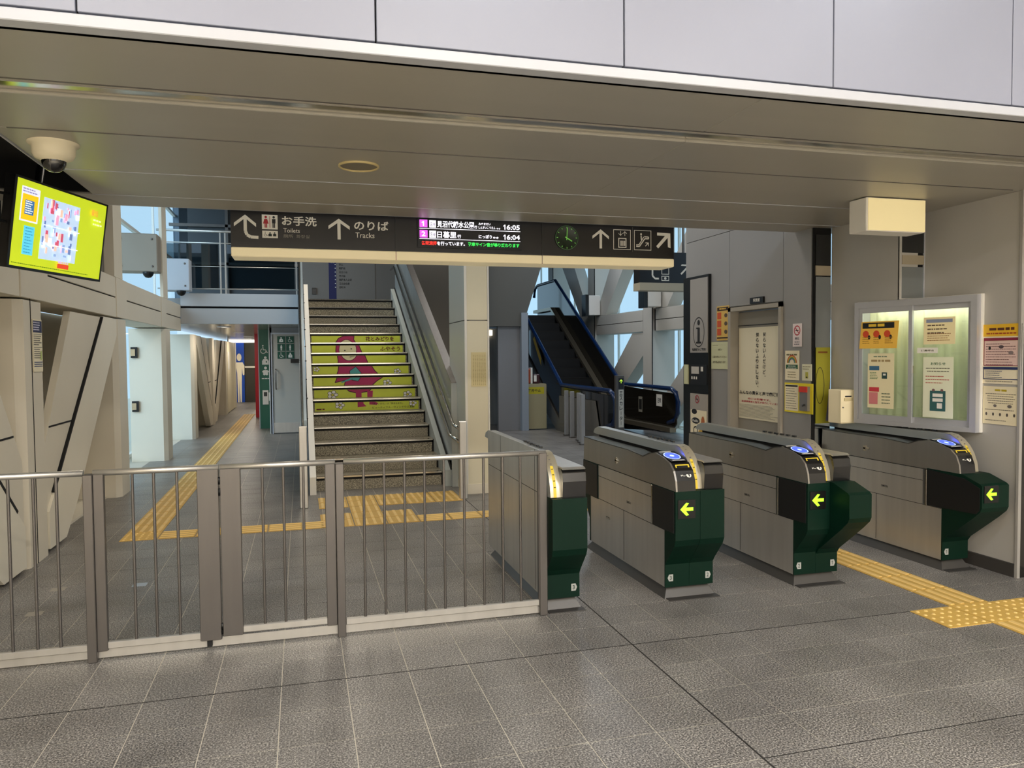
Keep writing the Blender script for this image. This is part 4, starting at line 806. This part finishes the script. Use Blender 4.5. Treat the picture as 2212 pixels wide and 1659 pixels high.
# yellow poster in mirror slot, mail box
def d(c, w, h): c.ring(.04, h * .5, .045, .16, .006, M_INK, 20).rect(.02, h - .05, w - .03, h - .035, flat('#7a4a10')).poly([(.10, .02), (.145, .02), (.145, h * .6)], flat('#6c6a88'))
poster('yellow_poster', 'narrow yellow green poster in the slot behind the cream letter box', 'poster', (4.292, 5.655, .93), .145, .66, (1, 0, 0), mat('#9b972a', .5), d)
t = thing('letter_box', 'cream steel letter box with a slot, on the wall left of the office window', 'box', (4.36, 5.52, .95))
box1('body', 4.30, 4.45, 5.34, 5.50, .955, 1.235, M_CREAM, t, .004); box1('front_door', 4.29, 4.44, 5.330, 5.342, .965, 1.225, M_CREAM, t, .002)
box1('slot', 4.33, 4.39, 5.326, 5.331, 1.175, 1.187, M_INK, t); box1('flap', 4.32, 4.40, 5.322, 5.331, 1.145, 1.168, mat('#d6c69a', .45), t); MB().lathe((4.31, 5.329, 1.09), [(0, -.006), (.006, -.005), (.007, .002)], M_STEELD, 10, 'y').build('lock', t)
# posters on wall right
def d(c, w, h):
    c.rect(0, h - .085, w, h, flat('#e9b926')).lines(.02, w - .02, h - .025, 1, .02, .018, flat('#5a2a12'), 1, True).lines(.03, w - .03, h - .06, 1, .02, .009, flat('#a33c12'), 2, True)
    c.frame(.012, .125, w - .012, h - .095, .006, flat('#8a2440')).rect(.012, h - .115, w - .012, h - .095, flat('#8a2440')).rect(.02, .13, w - .02, h - .118, mat('#e6c8c0', .55)).lines(.03, w - .03, h - .135, 9, .018, .005, flat('#7a5050'), 4)
    c.ell(w * .2, h * .60, .010, .014, M_INK, 8).ell(w * .5, h * .62, .02, .012, flat('#55484c'), 10).ell(w * .75, h * .52, .02, .014, flat('#8a7a78'), 10)
    c.frame(.012, .03, w - .012, .118, .006, flat('#23305f')).rect(.012, .10, w - .012, .118, flat('#23305f')).lines(.03, w * .6, .09, 4, .014, .004, flat('#555e80'), 5).lines(.03, w - .03, .02, 1, .01, .005, flat('#88806a'), 5)
poster('rules_poster', 'poster with yellow header, red bordered middle and navy box, upper right of the office window', 'poster', (4.676, 4.335, 1.318), .305, .415, WU, M_CREAMW, d)
def d(c, w, h):
    c.lines(.08, w - .08, h - .02, 1, .02, .014, flat('#b59f1e'), 1, True).lines(.02, w - .02, h - .05, 5, .016, .005, flat('#857c68'), 2, True)
    for k in range(5): c.ell(.03 + k * .055, .07, .008, .012, flat('#4d463e'), 8)
    c.ell(w * .35, .13, .014, .010, flat('#6a625a'), 8).ell(w * .75, .13, .018, .012, flat('#6a625a'), 8).lines(.02, w - .02, .105, 1, .02, .005, flat('#857c68'), 6).lines(.02, w - .05, .03, 1, .02, .005, flat('#857c68'), 7)
poster('care_poster', 'cream information poster with small drawings, below the yellow headed one', 'poster', (4.676, 4.325, 1.035), .285, .265, WU, mat('#e8dcb8', .55), d)
# papers in the office window: on the glass
def paper(name, label, a0, a1, z0, z1, base, draw, tilt=0):
    O = A0 + UW * a0 + NW * (.052) + Vector((0, 0, z0)); t = thing(name, label, 'notice', tuple(O)); w, h = a1 - a0, z1 - z0
    b = MB(); p = [O, O + UW * w, O + UW * (w + tilt) + Vector((0, 0, h)), O + UW * tilt + Vector((0, 0, h))]
    b.add(p + [q + NW * .002 for q in p], [(0, 3, 2, 1), (4, 5, 6, 7), (0, 1, 5, 4), (1, 2, 6, 5), (2, 3, 7, 6), (3, 0, 4, 7)], base); b.build('sheet', t)
    c = Canvas(O + NW * .002, UW); c.u = UW; draw(c, w, h); c.build('print', t)
def d(c, w, h):
    c.rect(.03, h - .055, w - .02, h - .01, M_INK).lines(.06, w - .08, h - .02, 1, .02, .022, flat('#e8c23a'), 1, True)
    for k in range(3): c.ell(.06 + k * .095, h - .10, .028, .028, flat('#cf4a24'), 14).ell(.09 + k * .095, h - .125, .012, .018, M_INK, 8).lines(.03 + k * .1, .10 + k * .1, .09, 4, .015, .005, flat('#a3762a'), k)
paper('orange_notice', 'orange yellow notice with three red circles in left window pane', .05, .38, 1.575, 1.79, mat('#efbf4e', .5), d, .02)
def d(c, w, h):
    c.lines(.03, w - .03, h - .02, 1, .02, .010, flat('#7a8a70'), 1, True).lines(.03, w - .03, h - .05, 1, .02, .016, flat('#a08a60'), 2, True)
    c.rect(.015, h - .135, w * .45, h - .10, flat('#3a6a8c')).lines(.02, w * .42, h - .15, 5, .012, .005, flat('#6a8a5a'), 3).rect(w * .55, h - .20, w * .75, h - .15, flat('#2a4a48')).rect(w * .6, h - .175, w * .7, h - .16, M_WHITE)
    c.rect(.015, .13, w * .45, .165, flat('#c43a44')).rect(.015, .03, w * .40, .125, flat('#cf7d80')).lines(w * .55, w - .02, .12, 4, .025, .007, flat('#5a6a55'), 5)
paper('colour_notice', 'tall cream notice with blue, red and pink blocks in left window pane', .13, .36, 1.10, 1.535, mat('#e8deb8', .5), d)
def d(c, w, h): c.rect(.02, h - .04, w - .02, h - .015, flat('#8791a8')).lines(.03, w - .03, h - .055, 3, .028, .009, flat('#6b5a48'), 1).lines(.03, w - .03, h - .12, 4, .016, .005, flat('#9a6a3a'), 2)
paper('cream_notice', 'small cream notice with grey blue header at the top of the right pane', .60, .84, 1.60, 1.80, mat('#f0e2b2', .5), d)
paper('name_strip', 'small white paper strip between the two notices in the right pane', .55, .71, 1.535, 1.575, M_WHITE, lambda c, w, h: c.text('係員呼出', .03, .012, w - .06, .014, flat('#55503c')))
def d(c, w, h):
    c.text('お知らせ', w * .25, h - .06, w * .5, .022, flat('#3d6a45')).lines(.02, w - .02, h - .08, 2, .022, .007, flat('#7a7a66'), 2, True).lines(.02, w - .03, h - .14, 3, .024, .006, flat('#b3564a'), 3)
    c.rect(w * .24, .05, w * .76, .20, flat('#2f5d5d')).rect(w * .33, .155, w * .67, .18, M_WHITE).rect(w * .33, .12, w * .67, .145, M_WHITE).rect(w * .48, .07, w * .65, .11, M_WHITE).ell(w * .36, .205, .012, .010, flat('#7a5a5a'), 8).ell(w * .64, .205, .012, .010, flat('#7a5a5a'), 8)
paper('white_notice', 'tall white notice with dark green box drawing in the right window pane', .60, .83, 1.055, 1.505, mat('#e3e6cc', .5), d)
# ================================================================== FENCE
fe = thing('fence', 'low stainless steel railing with gate panels across the front left', 'fence', (-.3, 4.28, 0)); FY = 4.28
def panel(x0, x1, bars, stl, str_, par, zb=.055):
    b = MB().tube([(x0, FY, .968), (x1, FY, .968)], .016, M_STEEL, 12); b.build('top_rail', par)
    MB().box(x0, x1, FY - .012, FY + .012, zb, zb + .035, M_STEEL, .003).build('bottom_rail', par)
    for x in bars: MB().tube([(x, FY, zb + .03), (x, FY, .96)], .0075, M_STEELD, 10, False).build('baluster', par)
    for a, w in ((x0, stl), (x1 - str_, str_)):
        if w: MB().box(a, a + w, FY - .016, FY + .016, zb - .01, .962, M_STEELD, .003).build('stile', par)
panel(-1.93, -1.073, [-1.85, -1.74, -1.63, -1.52, -1.41, -1.30, -1.197], 0, 0, fe)
panel(-1.029, -.431, [-.848, -.747, -.636], .05, .107, fe, .06); panel(-.426, .169, [-.212, -.104, .0], .104, .055, fe, .075)
panel(.215, 1.385, [.323, .436, .55, .663, .775, .892, 1.007, 1.121, 1.228], 0, .05, fe, .06)
for x in (-1.05, .192): MB().box(x - .022, x + .022, FY - .03, FY + .03, 0, .962, M_STEELD, .003).build('post', fe)
MB().box(1.340, 1.388, FY - .02, FY + .02, 0, .97, M_STEELD, .003).build('post', fe); MB().box(-1.95, -1.91, FY - .02, FY + .02, 0, .96, M_STEELD, .003).build('post', fe)
b = MB()
for z in (.9, .84, .12, .10): b.tube([(-.4285, FY - .016, z - .02), (-.4285, FY - .016, z + .02)], .006, M_BLACK, 8)
b.build('hinge', fe); MB().box(-.505, -.48, FY - .02, FY + .01, .02, .05, M_RUB).build('floor_bolt', fe)
box1('kick_plate', -1.93, 1.35, FY + .004, FY + .010, .012, .06, M_STEEL, fe)
# ================================================================== TICKET GATES
HEAD = mat('#6a6862', .34, .6); HEADB = mat('#151516', .22, coat=.4); FLAP = mat('#1b1b1b', .4, spec=.3); BASEM = mat('#5a5856', .4, .6)
YB = mat('#e2c531', .4); BLUE = mat('#2a38ff', .4, emit=5.0); LBL = mat('#9fb4ff', .4, emit=2.0); ARR = mat('#9cf02a', .5, emit=1.6)
CURVE = [(4.62, .895), (4.54, .950), (4.47, .955), (4.41, .948), (4.355, .920), (4.31, .88), (4.275, .83), (4.25, .77), (4.24, .705)]
def gate(x0, label, left, right, beakL, beakR, numL, numR, arrow=True, w=.33, yb=5.775):
    g = thing('ticket_gate', label, 'ticket gate', (x0 + w / 2, 5.0, 0), 'automatic ticket gates in a row')
    xl, xf0, xf1, xr = x0, x0 + .135, x0 + .20, x0 + w
    if not left: xl = xf0
    if not right: xr = xf1 + .02
    # skirt
    b = MB().add([(xl - .012, 4.325, 0), (xr + .012, 4.325, 0), (xr + .012, 5.70, 0), (xl - .012, 5.70, 0), (xl + .025, 4.37, .072), (xr - .025, 4.37, .072), (xr - .025, 5.62, .072), (xl + .025, 5.62, .072)],
                 [(3, 2, 1, 0), (4, 5, 6, 7), (0, 1, 5, 4), (1, 2, 6, 5), (2, 3, 7, 6), (3, 0, 4, 7)], BASEM)
    b.box(xl + .0, xr + .02, 4.27, 4.34, 0, .006, BASEM); b.build('base', g)
    main = [(4.345, .07), (5.625, .07), (5.625, .43), (5.47, .43), (5.47, .695), (4.52, .695), (4.52, .44), (4.345, .44)]
    MB().prism(main, 'x', xl, xr, M_STEEL).build('body', g)
    # green ends, per half
    def green(a, b_, beak):
        P = [(4.335, .07), (4.335, .215), (4.31, .25), (4.215, .36), (4.197, .40), (4.197, .702), (4.535, .702), (4.535, .44), (4.345, .44), (4.345, .07)]
        if beak: P = [(4.335, .07), (4.335, .20), (4.31, .235), (4.09, .415), (4.03, .47), (4.015, .50), (4.015, .648), (4.035, .662), (4.17, .706), (4.478, .706), (4.478, .44), (4.345, .44), (4.345, .07)]
        MB().prism(P, 'x', a, b_, M_GREEN).build('front_cover', g, label='dark green front cover')
    if left and right: green(xl - .003, (xl + xr) / 2 - .001, beakL); green((xl + xr) / 2 + .001, xr + .003, beakR)
    else: green(xl - .003, xr + .003, beakL or beakR)
    MB().prism([(5.64, .07), (5.64, .25), (5.775, .42), (5.775, .70), (5.46, .70), (5.46, .43), (5.625, .43), (5.625, .07)], 'x', xl - .003, xr + .003, M_GREEN).build('rear_cover', g, label='dark green rear cover')
    # upper cheeks / head
    topL = [(4.197, .700), (4.205, .765), (4.232, .825), (4.285, .868), (4.37, .893), (4.475, .908), (4.56, .895), (4.66, .862), (4.90, .876), (5.42, .876), (5.76, .880), (5.775, .70)]
    topR = [(4.215, .700), (4.205, .80), (4.215, .85), (4.245, .872), (4.9, .875), (5.76, .880), (5.775, .70)]
    if left: 
        MB().prism(topL, 'x', xl, xl + .012, mat('#a8a49d', .34, .8, noise=.05, nscale=14, stretch=(1, 1, .08))).build('cheek', g); MB().prism(topL, 'x', xl + .0122, xf0, HEADB).build('head', g)
        MB().prism([(4.475, .9085), (4.56, .8955), (4.66, .8625), (4.90, .8765), (5.42, .8765), (5.76, .8805), (5.76, .886), (5.42, .882), (4.90, .882), (4.66, .868), (4.56, .901), (4.475, .914)], 'x', xl - .004, xl + .11, mat('#54534f', .2, .4)).build('top_cover', g)
    if right: MB().prism(topR, 'x', xf1, xr, HEADB).build('head', g); MB().prism([(4.222, .868), (4.245, .873), (4.9, .876), (4.9, .884), (4.24, .882), (4.215, .874)], 'x', xf1 + .003, xr + .0, M_STEEL).build('head_trim', g)
    # central fin with arch
    inner = [(4.30, .70), (4.305, .76), (4.33, .81), (4.365, .855), (4.41, .885), (4.5, .895)]
    MB().prism([(p, q) for p, q in CURVE[1:]] + inner + [(5.83, .895), (5.90, .90), (5.87, .935), (5.80, .957)], 'x', xf0, xf1, mat('#b3b6b4', .36, .6)).build('centre_fin', g)
    MB().prism([(4.30, .70), (4.305, .76), (4.33, .81), (4.365, .855), (4.41, .885), (5.80, .893), (5.80, .86), (4.6, .86), (4.6, .70)], 'x', xf0 + .01, xf1 - .01, M_GAP).build('slot', g)
    # arch band following the curve
    def strip(a, b_, m, off, pts=CURVE, nm='arch_band'):
        vs = []; n = len(pts)
        for i, (p, q) in enumerate(pts):
            dx, dz = pts[min(i + 1, n - 1)][0] - pts[max(i - 1, 0)][0], pts[min(i + 1, n - 1)][1] - pts[max(i - 1, 0)][1]; L = math.hypot(dx, dz); nx, nz = dz / L, -dx / L
            vs += [(a, p + nx * off, q + nz * off), (b_, p + nx * off, q + nz * off)]
        return MB().add(vs, [[2 * i, 2 * i + 1, 2 * i + 3, 2 * i + 2] for i in range(n - 1)], m, True).build(nm, g)
    cv = CURVE[2:]
    strip(xf0 - .002, xf1 + .002, mat('#c8c0aa', .28, .6), .004, cv); strip(xf0 + .018, xf0 + .036, YB, .005, cv[3:], 'yellow_stripe')
    # marks on the stripe
    b = MB()
    for i in range(9):
        k = .3 + i * .6; i0 = int(k); fr_ = k - i0
        if i0 + 1 < len(cv):
            p = [cv[i0][q] * (1 - fr_) + cv[i0 + 1][q] * fr_ for q in (0, 1)]; dz_ = .0035; b.box(xf0 + .022, xf0 + .032, p[0] - .009, p[0] - .004, p[1] - dz_ + .002, p[1] + dz_, flat('#6b5a12') if i > 4 else M_STEELD)
    b.build('stripe_marks', g)
    # flap doors / sensor panels on the sides
    sides = []
    if left: sides.append((xl, -1))
    if right: sides.append((xr, 1))
    for x, s in sides:
        e = sorted((x - s * .002, x + s * .008))
        bk = beakL if s < 0 else beakR
        P = [(4.212, .442), (4.212, .698), (4.50, .698), (4.50, .440)] if not bk else [(4.055, .455), (4.03, .485), (4.03, .632), (4.15, .680), (4.47, .700), (4.47, .440)]
        MB().prism(P, 'x', e[0], e[1], FLAP).build('flap_panel', g, label='black sensor panel'); MB().prism([(5.47, .44), (5.47, .69), (5.765, .695), (5.765, .43)], 'x', e[0], e[1], FLAP).build('flap_panel', g, label='black sensor panel')
        MB().box(e[0] - .002, e[1] + .002, 4.505 if not bk else 4.475, 4.52 if not bk else 4.49, .44, .695, M_CHROME, .001).build('flap_bar', g)
        b = MB(); o = sorted((x, x + s * .0012))
        b.box(*o, 4.52, 5.47, .610, .613, M_GAP).box(*o, 4.35, 5.62, .435, .438, M_GAP).box(*o, 4.98, 4.983, .08, .435, M_GAP).box(*o, 4.52, 5.47, .695, .699, M_GAP).build('panel_seam', g)
        b = MB(); o2 = sorted((x, x + s * .006)); b.box(*o2, 5.06, 5.13, .770, .785, M_CHROME, .002).box(*o2, 5.10, 5.125, .755, .80, M_CHROME).box(*o2, 5.23, 5.30, .315, .330, M_CHROME, .002); b.build('latch', g)
        c = Canvas((x + s * .001, 4.93 if s < 0 else 4.85, .50), (0, s, 0)); c.text('OMRON', 0, 0, .07, .018, flat('#3f3d3a')); c.build('maker_plate', g)
    # reader and display on the left half
    if left:
        def on(prof, k, xa, xb, off):
            i = int(k); f_ = k - i; p = [prof[i][q] * (1 - f_) + prof[i + 1][q] * f_ for q in (0, 1)]; dx, dz = prof[i + 1][0] - prof[i][0], prof[i + 1][1] - prof[i][1]; L = math.hypot(dx, dz); return (p[0] + dz / L * -off, p[1] + dx / L * off)
        prof = topL[:6]
        a0, a1 = Vector((0, 4.475, .908)), Vector((0, 4.285, .868)); dv = (a0 - a1).normalized()
        c = Canvas((xl, 4.285, .868), (1, 0, 0), tuple(dv)); c.st = .001; c.l = 10
        c.rect(.012, .0, .128, .19, M_BLACK).rect(.02, .175, .10, .188, M_WHITE).rect(.03, .012, .115, .025, M_WHITE).ell(.068, .10, .052, .064, LBL, 28).ell(.068, .10, .046, .058, BLUE, 28).ell(.068, .10, .014, .018, LBL, 16); c.build('card_reader', g, 'glowing blue card reader pad')
        dv2 = (Vector((0, 4.28, .866)) - Vector((0, 4.212, .775))).normalized(); c = Canvas((xl, 4.210, .775), (1, 0, 0), tuple(dv2)); c.st = .001; c.l = 6
        c.rect(.028, .045, .122, .100, YB).rect(.036, .052, .112, .093, M_BLACK).rect(.05, .06, .085, .072, flat('#5a4a86')).text('IC', .045, .018, .03, .014, M_WHITE).ell(.098, .024, .017, .017, M_WHITE, 18).ell(.101, .024, .005, .012, M_INK, 8); c.build('display', g, 'small yellow framed display')
    # arrow plate
    if arrow:
        ay = 4.012 if beakL else 4.194; z = .535; ax = xl + .012
        box1('arrow_plate', ax, ax + .118, ay - .002, ay + .004, z - (.0), z + .115, M_BLACK, g); c = Canvas((ax, ay - .002, z)); c.arrow(.058, .058, .088, 180, ARR, .021); c.build('lit_arrow', g, 'lit green arrow pointing left')
    # number tags
    for n_, xx, s in ((numL, xl + .035, -1), (numR, xr - .035, 1)):
        if not n_: continue
        c = Canvas((xx, 4.334, .13)); c.poly([(-.016 * s, -.022), (.012 * s, -.022), (.022 * s, 0), (.012 * s, .022), (-.016 * s, .022)] if s > 0 else [(.016, .022), (-.012, .022), (-.022, 0), (-.012, -.022), (.016, -.022)], flat('#a8aaa6')).text(n_, -.007, -.013, .014, .026, flat('#2a3a32')); c.build('number_tag', g)
    # small screws row
    b = MB()
    for k in range(5): b.lathe((xf0 + .012 + .01 * k, 4.75 + k * .01, .957), [(.004, 0), (.003, .003), (0, .003)], M_DARK, 6)
    for k in range(6): b.box(xf1 - .012, xf1 + .004, 4.60 + k * .07, 4.635 + k * .07, .955, .966, M_BLACK)
    stuff(b.build('top_ribs', g))
    if yb < 5.77:
        for ch in g.children:
            for v in ch.data.vertices:
                y = v.co.y + 5.0
                if y > 5.2: v.co.y = 5.2 + (y - 5.2) * (yb - 5.2) / .575 - 5.0
    return g
g1 = gate(1.268, 'narrow end ticket gate joined to the railing, without card reader', False, True, False, False, None, '3', False, .345)
box1('side_plate', 1.392, 1.3995, 4.345, 5.75, .07, .965, M_STEEL, g1)
b = MB().box(1.391, 1.392, 4.36, 5.74, .700, .703, M_GAP).box(1.391, 1.392, 4.52, 4.523, .08, .96, M_GAP).box(1.391, 1.392, 5.36, 5.363, .08, .96, M_GAP); b.build('panel_seam', g1)
gate(2.195, 'second ticket gate from the railing, numbered 3 and 2, with lit arrow and reader', True, True, False, False, '3', '2')
gate(3.135, 'third ticket gate with a green beak jutting on its right, numbered 2 and 1', True, True, False, True, '2', '1')
gate(4.345, 'rightmost ticket gate against the wall with a black pentagon side panel', True, False, True, False, '1', None, yb=5.64)
# ---------------- floor stickers
for i, (x, y, lb) in enumerate(((-1.09, 5.65, 'small white arrow sticker on the floor behind the railing gate'), (-1.60, 5.70, 'faded square floor sticker by the left pillar, farther one'), (-1.59, 5.19, 'faded square floor sticker by the left pillar, nearer one'), (-1.28, 8.5, 'faint white corner mark on the floor right of the tactile strip'))):
    t = thing('floor_sticker', lb, 'sticker', (x, y, 0)); box1('film', x - .045, x + .045, y - .04, y + .04, .0, .001, mat('#a3b0bd' if i == 0 else '#a39c90', .5), t)
